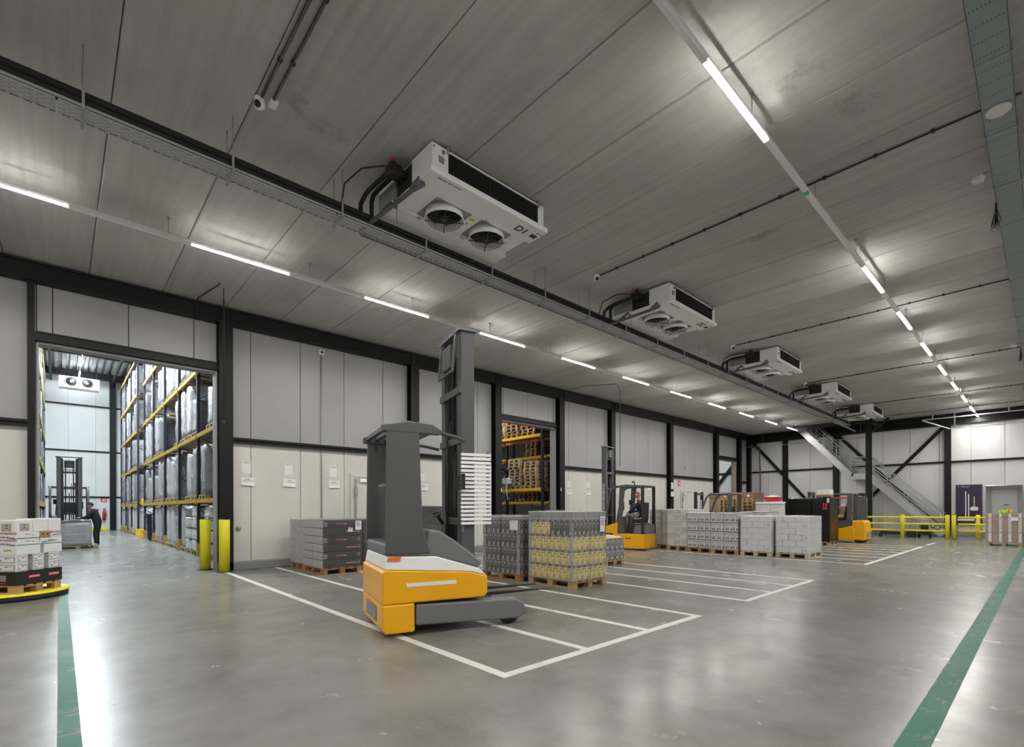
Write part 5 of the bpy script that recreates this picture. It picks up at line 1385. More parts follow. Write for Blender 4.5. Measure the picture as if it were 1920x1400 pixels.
# ------------------------------------------------------------ trucks
def pris(pts, y0, y1): return MB().prism(pts, 'y', y0, y1)
def wheel(parent, x, y, r, w, m='rubber', hub='truck_grey', name='wheel'):
    o = MB().lathe([(0.0, -w / 2), (r * 0.86, -w / 2), (r, -w * 0.32), (r, w * 0.32), (r * 0.86, w / 2), (0.0, w / 2)], (x, y, r), 24, axis='y').obj(name, MAT[m], parent)
    MB().lathe([(0.0, -w / 2 - 0.006), (r * 0.5, -w / 2 - 0.004), (r * 0.55, w / 2 + 0.004), (0.0, w / 2 + 0.006)], (x, y, r), 16, axis='y').obj('hub', MAT[hub], o)
    return o
def reach_truck(label, loc, rz, mast_x=0.85, mast_h=3.8, leg_tip=1.15, backrest=False, name_on_mast=True, stripes=False, fork_len=1.15):
    """local frame: x towards the forks, z up, width along y"""
    t = thing('reach_truck', label, 'forklift', loc, rz)
    hw = 0.635
    if not stripes:
        ch = pris([(-1.2, 0.12), (-1.17, 0.06), (0.02, 0.06), (0.02, 0.34), (0.22, 0.38), (0.22, 0.62), (-1.16, 0.62), (-1.2, 0.58)], -hw, hw)
        ch.obj('chassis', MAT['truck_yellow'], t, bevel=0.02)
        pris([(0.0, 0.62), (0.5, 0.66), (0.55, 0.78), (0.15, 1.05), (-0.12, 1.30), (-0.2, 1.28), (-0.28, 0.62)], -hw + 0.09, hw - 0.09).obj('dash_block', MAT['truck_grey'], t, bevel=0.025)
        pris([(-1.18, 0.62), (-0.72, 0.62), (-0.78, 0.95), (-1.18, 0.98)], -hw + 0.02, hw - 0.02).obj('motor_cover', MAT['truck_ltgrey'], t, bevel=0.02)
        roof = [(-1.2, 2.42), (0.1, 2.42), (0.08, 2.5), (-0.4, 2.53), (-1.2, 2.48)]
    else:
        pris([(-1.2, 0.12), (-1.17, 0.05), (-0.82, 0.05), (-0.82, 0.39), (-1.2, 0.39)], -hw, hw).obj('rear_block', MAT['truck_yellow'], t, bevel=0.02)
        pris([(-1.2, 0.392), (0.08, 0.392), (0.12, 0.44), (0.12, 0.66), (-0.1, 0.72), (-1.17, 0.80), (-1.2, 0.76)], -hw, hw).obj('chassis', MAT['truck_yellow'], t, bevel=0.02)
        MB().box(-1.21, -1.19, -0.3, 0.3, 0.15, 0.33).obj('bumper_plate', MAT['truck_ltgrey'], t)
        pris([(-1.17, 0.80), (-0.1, 0.72), (0.11, 0.66), (0.0, 0.76), (-0.55, 0.93), (-1.14, 0.95)], -hw + 0.005, hw - 0.005).obj('battery_cover', MAT['white'], t, bevel=0.012)
        pris([(-1.15, 0.95), (-0.55, 0.93), (0.02, 0.76), (0.06, 0.84), (-0.28, 1.1), (-0.5, 1.24), (-0.62, 1.25), (-0.66, 1.1), (-1.15, 1.1)], -hw + 0.03, hw - 0.03).obj('dash_block', MAT['truck_ltgrey'], t, bevel=0.03)
        roof = [(-1.2, 2.40), (-0.5, 2.40), (-0.46, 2.45), (-0.6, 2.52), (-0.9, 2.54), (-1.2, 2.48)]
    for s in (-1, 1):
        y0, y1 = s * (hw - 0.035) - 0.03, s * (hw - 0.035) + 0.03
        if stripes:
            pris([(-1.02, 0.795), (-0.5, 0.77), (-0.55, 0.93), (-1.0, 0.945)], s * (hw - 0.003) - 0.004, s * (hw - 0.003) + 0.004).obj('red_stripe', MAT['hivis_o'], t) if False else None
            pris([(-1.15, 0.90), (-1.0, 0.895), (-0.98, 0.945), (-1.13, 0.947)], s * hw - 0.006, s * hw + 0.006).obj('orange_label', MAT['hivis_o'], t)
            MB().box(-0.92, -0.3, s * hw - 0.003, s * hw + 0.003, 0.585, 0.63).obj('white_stripe', MAT['white_ink'], t)
            pris([(-1.16, 0.97), (-0.62, 0.97), (-0.72, 1.3), (-0.76, 2.42), (-1.14, 2.42)], y0, y1).obj('rear_pillar', MAT['truck_grey'], t, bevel=0.015)
            MB().tube([(-0.5, s * (hw - 0.05), 2.43), (-0.3, s * (hw - 0.07), 2.40), (-0.14, s * (hw - 0.12), 2.36)], 0.022, 8).obj('roof_stay', MAT['truck_grey'], t)
        else:
            MB().box(-0.62, -0.36, s * hw - 0.004, s * hw + 0.004, 0.44, 0.47).obj('grip_slot', MAT['truck_dark'], t)
            pris([(-0.14, 0.62), (0.24, 0.62), (0.88, 0.64), (0.93, 0.72), (0.84, 0.82), (0.06, 1.06), (-0.02, 1.02)], s * (hw - 0.05) - 0.04, s * (hw - 0.05) + 0.04).obj('hood_panel', MAT['truck_yellow'], t, bevel=0.02)
            pris([(-0.30, 0.62), (0.02, 0.62), (-0.02, 1.3), (-0.09, 2.42), (-0.34, 2.42), (-0.20, 1.3)], y0, y1).obj('middle_pillar', MAT['truck_grey'], t, bevel=0.015)
            pris([(-1.2, 0.62), (-1.06, 0.62), (-1.06, 2.42), (-1.2, 2.42)], y0, y1).obj('rear_pillar', MAT['truck_dark'], t, bevel=0.015)
            mb = MB(); mb.tube([(0.66, s * (hw - 0.05), 0.74), (0.5, s * (hw - 0.05), 1.6), (0.36, s * (hw - 0.05), 2.25), (0.16, s * (hw - 0.05), 2.43), (-0.1, s * (hw - 0.05), 2.47)], 0.045, 8)
            mb.obj('front_pillar', MAT['truck_grey'], t)
        MB().prism(roof, 'y', -hw if s < 0 else hw - 0.09, -hw + 0.09 if s < 0 else hw).obj('roof_frame', MAT['truck_grey'], t, bevel=0.012)
    rx1 = 0.06 if not stripes else -0.52
    for k in range(6):
        x = -1.16 + k * (rx1 + 1.16) / 5.5; MB().box(x, x + 0.05, -hw + 0.09, hw - 0.09, 2.44, 2.49).obj('roof_bar', MAT['truck_grey'], t)
    MB().tube([(-0.6, 0.2, 2.50), (-0.6, 0.2, 2.6), (-0.56, 0.2, 2.66)], 0.022, 8).lathe([(0.0, 2.6), (0.05, 2.62), (0.05, 2.66), (0, 2.68)], (-0.52, 0.2, 0), 12).obj('beacon', MAT['black'], t)
    # seat, steering, screens
    st = MB().box(-1.02, -0.5, -0.26, 0.26, 1.03, 1.2).prism([(-1.05, 1.15), (-0.92, 1.15), (-0.98, 1.85), (-1.08, 1.82)], 'y', -0.25, 0.25)
    st.obj('seat', MAT['truck_dark'], t, bevel=0.03)
    if not stripes: pris([(-1.06, 0.62), (-0.42, 0.62), (-0.36, 0.8), (-0.46, 1.0), (-1.06, 1.02)], -0.42, 0.42).obj('seat_base', MAT['truck_dark'], t, bevel=0.03)
    sw = MB(); sw.tube([(-0.24, 0.05, 1.3), (-0.32, 0.05, 1.42)], 0.025, 8); sw.tube([(-0.33 + 0.02 * cos(a) , 0.05 + 0.14 * sin(a), 1.43 + 0.03 * cos(a)) for a in [2 * pi * k / 16 for k in range(16)]], 0.016, 6, closed=True)
    sw.obj('steering_wheel', MAT['black'], t)
    MB().box(-0.16, -0.13, -0.5, -0.25, 1.75, 1.95).tube([(-0.14, -0.4, 1.76), (-0.06, -0.42, 1.3)], 0.018, 6).obj('terminal', MAT['black'], t)
    MB().box(-0.12, -0.1, 0.2, 0.45, 1.55, 1.85).tube([(-0.11, 0.3, 1.56), (-0.05, 0.32, 1.25)], 0.018, 6).obj('terminal', MAT['black'], t)
    # straddle legs and wheels
    for s in (-1, 1):
        lx = -0.80 if stripes else 0.02
        pris([(lx, 0.12), (leg_tip - 0.1, 0.07), (leg_tip, 0.12), (leg_tip, 0.26), (leg_tip - 0.12, 0.33), (lx, 0.37)], s * (hw - 0.11) - 0.10, s * (hw - 0.11) + 0.10).obj('straddle_leg', MAT['truck_ltgrey'], t, bevel=0.02)
        wheel(t, leg_tip - 0.2, s * (hw - 0.11), 0.15, 0.12, name='load_wheel')
    wheel(t, -0.85, -0.22, 0.17, 0.15, name='drive_wheel'); wheel(t, -0.85, 0.25, 0.12, 0.1, name='support_wheel')
    # mast
    m = bpy.data.objects.new('mast', None); COL.objects.link(m); m.parent = t; m.location = (mast_x, 0, 0)
    for s in (-1, 1):
        mb = MB(); y = s * 0.38
        mb.box(-0.02, 0.16, y - s * 0.0 - 0.012, y + 0.012, 0.12, mast_h).box(-0.02, 0.0, min(y, y - s * 0.12), max(y, y - s * 0.12), 0.12, mast_h).box(0.14, 0.16, min(y, y - s * 0.12), max(y, y - s * 0.12), 0.12, mast_h)
        mb.obj('outer_rail', MAT['truck_grey'], m)
        mb = MB(); y = s * 0.25
        mb.box(0.0, 0.14, y - 0.01, y + 0.01, 0.14, mast_h - 0.04).box(0.0, 0.016, min(y, y - s * 0.05), max(y, y - s * 0.05), 0.14, mast_h - 0.04).box(0.124, 0.14, min(y, y - s * 0.05), max(y, y - s * 0.05), 0.14, mast_h - 0.04)
        mb.obj('inner_rail', MAT['truck_dark'], m)
        MB().cyl((0.05, s * 0.2, 0.2), (0.05, s * 0.2, mast_h * 0.72), 0.03, 10).cyl((0.05, s * 0.2, mast_h * 0.72), (0.05, s * 0.2, mast_h - 0.1), 0.018, 8).obj('lift_cylinder', MAT['truck_dark'], m)
        MB().box(0.09, 0.11, s * 0.12 - 0.02, s * 0.12 + 0.02, 0.5, mast_h - 0.2).obj('lift_chain', MAT['black'], m)
    for z in (0.55, 1.3, 2.35, 3.0): MB().box(-0.045, -0.02, -0.40, 0.40, z, z + 0.09).obj('cross_member', MAT['truck_grey'], m)
    MB().box(-0.06, 0.2, -0.42, 0.42, mast_h, mast_h + 0.03).obj('top_plate', MAT['truck_ltgrey'], m, bevel=0.006)
    fr = MB()
    for s in (-1, 1): fr.bar((-0.05, s * 0.28, mast_h - 0.02), (-0.1, s * 0.28, mast_h - 0.5), 0.03)
    fr.bar((-0.1, -0.28, mast_h - 0.5), (-0.1, 0.28, mast_h - 0.5), 0.03).box(-0.09, -0.03, -0.16, 0.16, mast_h - 0.42, mast_h - 0.12)
    fr.obj('camera_frame', MAT['truck_grey'], m)
    MB().tube([(0.02, 0.0, 0.5), (0.02, 0.0, mast_h * 0.6)], 0.02, 6).tube([(-0.06, 0.06, 0.5), (-0.06, 0.06, 2.6)], 0.014, 6).obj('hydraulic_hose', MAT['black'], m)
    if name_on_mast:
        for s in (1, -1):
            lettering('lettering', 'JUNGHEINRICH', 0.17, m, (0.13 if s > 0 else 0.03, s * 0.394, 1.42), (0, 0, 1), (-s * 1.0, 0, 0), MAT['white_ink'])
            MB().box(0.05, 0.13, s * 0.393 - 0.002, s * 0.393 + 0.002, 1.25, 1.36).box(0.05, 0.13, s * 0.393 - 0.002, s * 0.393 + 0.002, 1.0, 1.1).obj('red_badge', MAT['red'], m)
    # carriage, forks
    ca = MB().box(0.17, 0.21, -0.36, 0.36, 0.42, 0.52).box(0.17, 0.21, -0.36, 0.36, 0.72, 0.82)
    for s in (-1, 1): ca.box(0.165, 0.205, s * 0.28 - 0.03, s * 0.28 + 0.03, 0.35, 0.9)
    ca.obj('fork_carriage', MAT['truck_dark'], m)
    for s in (-1, 1):
        pris([(0.21, 0.85), (0.21, 0.36), (0.25, 0.33), (0.25 + fork_len, 0.355), (0.25 + fork_len, 0.37), (0.27, 0.385), (0.25, 0.85)], s * 0.22 - 0.05, s * 0.22 + 0.05).obj('fork', MAT['truck_dark'], m, bevel=0.006)
    if backrest:
        b = bpy.data.objects.new('slatted_guard', None); COL.objects.link(b); b.parent = t; b.location = (mast_x - 0.04, -0.42, 0)
        for k in range(18):
            z = 1.30 + k * 0.052; MB().box(0, 0.42, -0.02, 0.01, z, z + 0.036).obj('slat', MAT['white'], b, bevel=0.004)
        for x in (0.02, 0.37): MB().box(x, x + 0.03, 0.01, 0.03, 1.2, 2.25).obj('side_post', MAT['truck_ltgrey'], b)
    return t
front_truck = reach_truck('yellow and grey reach truck crossing the white lane lines, slatted backrest on its mast', (4.06, 5.45, 0), radians(-16), mast_x=-0.12, mast_h=3.80, leg_tip=0.66, backrest=True, stripes=True, name_on_mast=False, fork_len=1.15)
driver_truck = reach_truck('yellow reach truck with a driver inside and a tall lettered mast', (15.65, 10.80, 0), radians(98), mast_x=0.72, mast_h=4.1, leg_tip=1.0)
driver_truck.scale = (0.86, 0.8, 0.94)
store_truck = reach_truck('dark reach truck in the cold store aisle, mast towards the camera', (0.32, 27.9, 0), radians(-90), mast_x=0.75, mast_h=3.65, leg_tip=1.05, name_on_mast=False)

def counter_truck(label, loc, rz):
    t = thing('counterbalance_truck', label, 'forklift', loc, rz)
    hw = 0.52
    for s in (-1, 1):
        pris([(-0.72, 0.12), (0.9, 0.10), (0.98, 0.2), (0.98, 0.48), (0.3, 0.50), (-0.4, 0.66), (-0.62, 0.74), (-0.72, 0.5)], s * hw - 0.05, s * hw + 0.05).obj('side_panel', MAT['truck_yellow'], t, bevel=0.02)
    pris([(-1.12, 0.16), (-1.05, 0.1), (-0.62, 0.12), (-0.6, 0.96), (-1.02, 0.97), (-1.1, 0.88), (-1.14, 0.5)], -hw, hw).obj('counterweight', MAT['truck_yellow'], t, bevel=0.05)
    MB().box(-1.15, -1.11, -0.34, 0.34, 0.28, 0.44).obj('worn_patch', MAT['galv_dull'], t)
    pris([(-0.62, 0.2), (0.92, 0.2), (0.92, 0.52), (0.75, 0.9), (0.6, 0.92), (0.55, 0.6), (-0.2, 0.62), (-0.25, 0.92), (-0.62, 0.95)], -hw + 0.04, hw - 0.04).obj('body', MAT['truck_dark'], t, bevel=0.02)
    for s in (-1, 1):
        y0, y1 = s * (hw - 0.03) - 0.03, s * (hw - 0.03) + 0.03
        pris([(-0.66, 0.72), (-0.3, 0.64), (0.5, 0.52), (0.95, 0.5), (0.9, 0.62), (0.3, 0.92), (-0.35, 0.95), (-0.66, 0.97)], y0, y1).obj('grey_cowl', MAT['truck_grey'], t, bevel=0.015)
        pris([(-0.62, 0.9), (-0.42, 0.9), (-0.46, 2.12), (-0.66, 2.12)], y0, y1).obj('rear_pillar', MAT['truck_grey'], t, bevel=0.02)
        MB().tube([(0.92, s * (hw - 0.04), 0.55), (0.78, s * (hw - 0.04), 1.2), (0.5, s * (hw - 0.04), 1.95), (0.4, s * (hw - 0.04), 2.08), (0.25, s * (hw - 0.04), 2.12), (-0.6, s * (hw - 0.04), 2.12)], 0.04, 8).obj('front_pillar', MAT['truck_grey'], t)
        wheel(t, 0.72, s * (hw - 0.02), 0.24, 0.17, name='front_wheel')
    for k in range(7): MB().box(-0.55 + k * 0.15, -0.51 + k * 0.15, -hw + 0.07, hw - 0.07, 2.10, 2.14).obj('roof_bar', MAT['truck_grey'], t)
    wheel(t, -0.86, -hw + 0.1, 0.2, 0.13, name='rear_wheel'); wheel(t, -0.86, hw - 0.1, 0.2, 0.13, name='rear_wheel')
    st = MB().box(-0.3, 0.2, -0.24, 0.24, 0.96, 1.08).prism([(-0.36, 1.0), (-0.24, 1.05), (-0.32, 1.6), (-0.44, 1.56)], 'y', -0.24, 0.24)
    st.obj('seat', MAT['black'], t, bevel=0.03)
    MB().box(-0.12, 0.22, -0.42, -0.3, 0.93, 1.2).prism([(0.45, 0.92), (0.62, 0.92), (0.5, 1.12), (0.4, 1.1)], 'y', -0.42, 0.3).obj('yellow_armrest', MAT['truck_yellow'], t, bevel=0.02)
    sw = MB(); sw.tube([(0.6, 0, 0.9), (0.48, 0, 1.2)], 0.03, 8); sw.tube([(0.46 + 0.09 * cos(a), 0.16 * sin(a), 1.22 + 0.11 * cos(a)) for a in [2 * pi * k / 16 for k in range(16)]], 0.015, 6, closed=True)
    sw.obj('steering_wheel', MAT['black'], t)
    m = bpy.data.objects.new('mast', None); COL.objects.link(m); m.parent = t; m.location = (1.02, 0, 0)
    for s in (-1, 1): MB().box(0, 0.12, s * 0.3 - 0.04, s * 0.3 + 0.04, 0.06, 2.25).obj('rail', MAT['truck_dark'], m); MB().cyl((0.05, s * 0.2, 0.1), (0.05, s * 0.2, 1.9), 0.03, 8).obj('lift_cylinder', MAT['galv_dull'], m)
    for z in (0.4, 1.2, 2.1): MB().box(0.0, 0.05, -0.3, 0.3, z, z + 0.1).obj('cross_member', MAT['truck_grey'], m)
    for s in (-1, 1): pris([(0.16, 0.7), (0.16, 0.08), (0.2, 0.05), (1.1, 0.06), (1.1, 0.08), (0.2, 0.1), (0.2, 0.7)], s * 0.22 - 0.05, s * 0.22 + 0.05).obj('fork', MAT['truck_dark'], m)
    MB().tube([(0.35, 0.3, 2.14), (0.35, 0.3, 2.2)], 0.02, 6).lathe([(0, 2.18), (0.05, 2.19), (0.06, 2.25), (0, 2.27)], (0.35, 0.3, 0), 10).obj('work_lamp', MAT['ltgrey'], t)
    MB().lathe([(0.0, 1.3), (0.04, 1.32), (0.05, 1.5), (0.0, 1.52)], (0.68, -hw - 0.03, 0), 10).obj('mirror', MAT['ltgrey'], t)
    return t
ct = counter_truck('unmanned yellow counterbalance truck parked at the right end of the long row', (25.85, 6.38, 0), radians(90))
ct2 = dup(ct, None, (22.05, 10.0, 0), radians(90), 'dark roofed counterbalance truck half hidden behind the long row, beside brown cartons')
ct2.location = (21.6, 9.75, 0)
for c in ct2.children:
    if c.name.startswith(('side_panel', 'counterweight')): pass
# cold store load in front of the truck and pallet jack
t = thing('wrapped_pallet', 'shiny wrapped pallet in the cold store, before the truck mast', 'pallet load', (-0.05, 25.2, 0))
mk('pallet', pme, t); tall_load_mesh(0.96, 1.0, 0.86, 41).obj('load_body', MAT['wrap_d'], t, loc=(0.0, 0.0, 0.146)); tall_load_mesh(0.9, 0.94, 0.1, 42).obj('crumpled_film', MAT['wrap_d'], t, loc=(0.03, 0.03, 1.0))
# ------------------------------------------------------------ people
def person(label, loc, rz, J, head_c, look, hair, trousers, jacket, scale_head=0.118, cap=False, lean=0.0):
    """J: joints (pos, radius); the body is one skinned surface; head, face and hands are part of it"""
    names = list(J); idx = {n: i for i, n in enumerate(names)}
    edges = [('pelvis', 'waist'), ('waist', 'chest'), ('chest', 'neck'), ('neck', 'skull')]
    for s in 'LR':
        edges += [('pelvis', 'hip' + s), ('hip' + s, 'knee' + s), ('knee' + s, 'ankle' + s), ('ankle' + s, 'toe' + s), ('chest', 'shoulder' + s), ('shoulder' + s, 'elbow' + s), ('elbow' + s, 'wrist' + s), ('wrist' + s, 'palm' + s)]
    me = bpy.data.meshes.new('skeleton'); me.from_pydata([J[n][0] for n in names], [(idx[a], idx[b]) for a, b in edges], [])
    o = bpy.data.objects.new('tmp', me); COL.objects.link(o)
    sk = o.modifiers.new('skin', 'SKIN'); sk.use_smooth_shade = True
    for i, n in enumerate(names):
        r = J[n][1]; v = me.skin_vertices[0].data[i]; v.radius = r if isinstance(r, tuple) else (r, r); v.use_root = (n == 'pelvis')
    sb = o.modifiers.new('sub', 'SUBSURF'); sb.levels = 2; sb.render_levels = 2
    dg = bpy.context.evaluated_depsgraph_get(); body = bpy.data.meshes.new_from_object(o.evaluated_get(dg))
    bpy.data.objects.remove(o)
    bm = bmesh.new(); bm.from_mesh(body)
    P_ = {n: Vector(J[n][0]) for n in names}
    def near(p):
        best = None
        for a, b in edges:
            A, B = P_[a], P_[b]; d = B - A; tt_ = max(0, min(1, (p - A).dot(d) / max(d.length_squared, 1e-9))); q = (p - (A + d * tt_)).length
            if best is None or q < best[0]: best = (q, a, b)
        return best[1], best[2]
    for f in bm.faces:
        a, b = near(f.calc_center_median()); k = b
        f.material_index = 1 if k.startswith(('hip', 'knee', 'ankle')) else (3 if k.startswith('toe') else (2 if k.startswith('palm') or k == 'skull' else 0)); f.smooth = True
    # head: a shaped ball with brow, nose, chin and ears
    H = Matrix.Translation(head_c) @ Matrix.Rotation(look[0], 4, 'Z') @ Matrix.Rotation(look[1], 4, 'Y')
    r = scale_head; nu, nv = 20, 14; vs = []
    for i in range(nv + 1):
        th = pi * i / nv
        for j in range(nu):
            ph = 2 * pi * j / nu
            x, y, z = sin(th) * cos(ph), sin(th) * sin(ph), cos(th)
            X, Y, Z = x * 0.82 * r, y * 0.66 * r, z * r
            if z < -0.1: X *= 1 - 0.18 * (-z); Y *= 1 - 0.35 * (-z - 0.1)
            if x > 0.8 and -0.35 < z < 0.12: X += 0.16 * r * max(0, 1 - abs(y) / 0.28) * (1 if z < 0 else 0.55)
            if x > 0.5 and -0.95 < z < -0.6: X += 0.10 * r * max(0, 1 - abs(y) / 0.5)
            if x > 0.6 and 0.0 < z < 0.3 and 0.2 < abs(y) < 0.55: X -= 0.05 * r
            if x < 0: X *= 1.12
            vs.append(bm.verts.new(H @ Vector((X, Y, Z))))
    for i in range(nv):
        for j in range(nu):
            q = [vs[i * nu + j], vs[(i + 1) * nu + j], vs[(i + 1) * nu + (j + 1) % nu], vs[i * nu + (j + 1) % nu]]
            try:
                f = bm.faces.new(q); f.material_index = 2; f.smooth = True
            except ValueError: pass
    def blob(c, rr, mi, sx=1, sy=1, sz=1):
        res = bmesh.ops.create_uvsphere(bm, u_segments=10, v_segments=7, radius=1, matrix=H @ Matrix.Translation(c) @ Matrix.Diagonal((rr * sx, rr * sy, rr * sz, 1)))
        for v in res['verts']:
            for f in v.link_faces: f.material_index = mi; f.smooth = True
    for s in (-1, 1):
        blob((0.70 * r, s * 0.27 * r, 0.10 * r), 0.10 * r, 4, 0.7, 1.2, 0.8); blob((0.765 * r, s * 0.27 * r, 0.10 * r), 0.045 * r, 3)
        blob((-0.05 * r, s * 0.68 * r, -0.02 * r), 0.2 * r, 2, 0.75, 0.3, 1.15); blob((0.72 * r, s * 0.27 * r, 0.23 * r), 0.1 * r, 5, 0.6, 1.7, 0.3)
    blob((0.74 * r, 0, -0.48 * r), 0.10 * r, 6, 0.5, 2.0, 0.55)
    # hands: palm from the skin, five bent fingers each
    for s, sg in (('L', 1), ('R', -1)):
        w, p = P_['wrist' + s], P_['palm' + s]; d = (p - w).normalized(); sd = d.cross(Vector((0, 0, 1))).normalized(); up = sd.cross(d).normalized()
        for k in range(4):
            b = p + sd * (-0.027 + 0.018 * k) + d * 0.01; L = (0.062, 0.074, 0.070, 0.055)[k]
            pts = [b - d * 0.02, b + d * L * 0.4, b + d * L * 0.75 - up * 0.018, b + d * L * 0.85 - up * 0.042]
            add_tube(bm, pts, [0.0095, 0.009, 0.008, 0.006], 2)
        b = w + d * 0.03 + sd * (0.03 * -sg)
        add_tube(bm, [b, b + sd * (0.022 * -sg) + d * 0.025, b + sd * (0.028 * -sg) + d * 0.055 - up * 0.012], [0.012, 0.011, 0.008], 2)
    MI = [f.material_index for f in bm.faces]
    bm.to_mesh(body); bm.free()
    while len(body.materials): body.materials.pop()
    for m_ in (jacket, trousers, MAT['skin'], MAT['black'], MAT['sclera'], hair, MAT['red_lip']): body.materials.append(m_)
    body.polygons.foreach_set('material_index', MI)
    ob = bpy.data.objects.new('person', body); COL.objects.link(ob); ob.location = loc; ob.rotation_euler = (0, 0, rz)
    tag(ob, label, 'person')
    # hair cap
    hb = MB(); n1, n2 = 18, 8
    for i in range(n2 + 1):
        for j in range(n1):
            ph = 2 * pi * j / n1; lim = (1.15 + 0.75 * (1 - cos(ph)) / 2) * (0.62 if hair is MAT['hair_grey'] else 1.0)
            th = lim * i / n2
            x, y, z = sin(th) * cos(ph), sin(th) * sin(ph), cos(th)
            X = x * 0.82 * r * (1.12 if x < 0 else 1.0)
            v = H @ Vector((X * 1.05, y * 0.70 * r, z * 1.05 * r)); hb.v.append(tuple(v))
    for i in range(n2):
        for j in range(n1):
            jj = (j + 1) % n1; hb.face([i * n1 + j, (i + 1) * n1 + j, (i + 1) * n1 + jj, i * n1 + jj], 0, None, True)
    hb.obj('hair', hair, ob)
    co = MB(); nk = P_['neck']
    co.tube([tuple(nk + Vector((0.085 * cos(a), 0.085 * sin(a), 0.0 + 0.02 * cos(a)))) for a in [2 * pi * k / 14 for k in range(14)]], 0.026, 6, closed=True)
    co.obj('collar', jacket, ob)
    return ob
def add_tube(bm, pts, rad, mi, n=6):
    mb = MB(); mb.tube(pts, rad, n)
    vv = [bm.verts.new(v) for v in mb.v]
    for f in mb.f:
        q = bm.faces.new([vv[i] for i in f]); q.material_index = mi; q.smooth = True
MAT['red_lip'] = M('lips', (0.36, 0.12, 0.10), 0.5)
def mirror(d):
    out = {}
    for k, (p, r) in d.items():
        if k.endswith('*'):
            out[k[:-1] + 'L'] = (p, r); out[k[:-1] + 'R'] = ((p[0], -p[1], p[2]), r)
        else: out[k] = (p, r)
    return out
JD = mirror({'pelvis': ((-0.80, 0, 1.31), (0.17, 0.13)), 'waist': ((-0.83, 0, 1.48), (0.165, 0.13)), 'chest': ((-0.81, 0, 1.70), (0.19, 0.14)), 'neck': ((-0.75, 0, 1.90), 0.065), 'skull': ((-0.71, 0, 2.03), 0.06),
             'hip*': ((-0.72, 0.10, 1.31), 0.10), 'knee*': ((-0.30, 0.13, 1.36), 0.075), 'ankle*': ((-0.28, 0.13, 0.94), 0.05), 'toe*': ((-0.14, 0.14, 0.885), 0.045),
             'shoulder*': ((-0.80, 0.20, 1.80), 0.085), 'elbow*': ((-0.60, 0.27, 1.52), 0.062), 'wrist*': ((-0.41, 0.17, 1.46), 0.04), 'palm*': ((-0.35, 0.145, 1.46), 0.035)})
driver = person('bald driver in a dark jacket and grey trousers, seated inside the lettered truck', (15.65 - 0.014, 10.80 + 0.09, 0), radians(98), JD, (-0.69, 0, 2.12), (0.1, 0.0), MAT['hair_grey'], MAT['cloth_grey'], MAT['cloth_dark'], 0.125)
driver.scale = (0.94, 0.94, 0.94)
JS = mirror({'pelvis': ((-0.05, 0, 0.98), (0.17, 0.14)), 'waist': ((-0.02, 0, 1.12), (0.19, 0.16)), 'chest': ((0.05, 0, 1.37), (0.20, 0.16)), 'neck': ((0.13, 0, 1.53), 0.075), 'skull': ((0.18, 0, 1.63), 0.06),
             'hip*': ((-0.05, 0.10, 0.92), 0.105), 'knee*': ((0.0, 0.11, 0.50), 0.075), 'ankle*': ((-0.03, 0.11, 0.09), 0.055), 'toe*': ((0.15, 0.13, 0.045), 0.045),
             'shoulder*': ((0.06, 0.21, 1.45), 0.10), 'elbow*': ((0.22, 0.27, 1.20), 0.075), 'wrist*': ((0.45, 0.2, 1.17), 0.045), 'palm*': ((0.52, 0.18, 1.19), 0.035)})
person('man in a dark winter coat standing beside the cold store truck, reaching towards it', (1.12, 26.3, 0), radians(160), JS, (0.20, 0, 1.70), (0.1, 0.25), MAT['hair'], MAT['cloth_dark'], MAT['cloth_dark'], 0.125)

# ------------------------------------------------------------ bollards, barriers
def bollard(label, x, y, r=0.118, h=1.27, grp=None):
    t = thing('bollard', label, 'bollard', (x, y, 0), 0, grp)
    MB().lathe([(r, 0.01), (r, h - 0.02), (r - 0.006, h - 0.012)], (0, 0, 0), 28).obj('post', MAT['bollard'], t)
    MB().lathe([(r - 0.004, h - 0.03), (r - 0.006, h), (0, h + 0.004)], (0, 0, 0), 28).obj('cap', MAT['black'], t)
    MB().lathe([(r + 0.05, 0.0), (r + 0.05, 0.012), (r, 0.016)], (0, 0, 0), 28).obj('base_plate', MAT['rubber'], t)
    return t
bollard('yellow bollard inside the first opening, the rear one of two', 2.70, 14.3)
bollard('yellow bollard at the end of the white lane line, the front one of two', 2.93, 13.42)
def barrier(label, x0, y0, ys, ends):
    t = thing('safety_barrier', label, 'barrier', (0, 0, 0))
    for (x, y) in ys:
        MB().lathe([(0.085, 0.012), (0.085, 1.15), (0.07, 1.17), (0, 1.172)], (x, y, 0), 20).obj('post', MAT['bollard'], t)
        MB().lathe([(0.11, 0.0), (0.11, 0.012), (0.08, 0.013)], (x, y, 0), 20).obj('base_plate', MAT['galv_dull'], t)
    for z in (0.40, 0.72, 1.04):
        MB().cyl((ends[0][0], ends[0][1], z), (ends[1][0], ends[1][1], z), 0.045, 14).obj('rail', MAT['bollard'], t)
barrier('yellow three rail barrier before the stairs', 31, 5, [(30.75, 6.9), (30.75, 4.87), (31.0, 3.22)], ((30.72, 7.4), (31.0, 3.25)))
barrier('yellow three rail barrier before the poster and dock hatch', 31, 2, [(31.3, 2.18), (31.5, -0.4)], ((31.2, 2.86), (31.5, -0.5)))
bollard('single yellow bollard between the two barriers at the stairs', 31.1, 3.0, 0.085, 1.17)

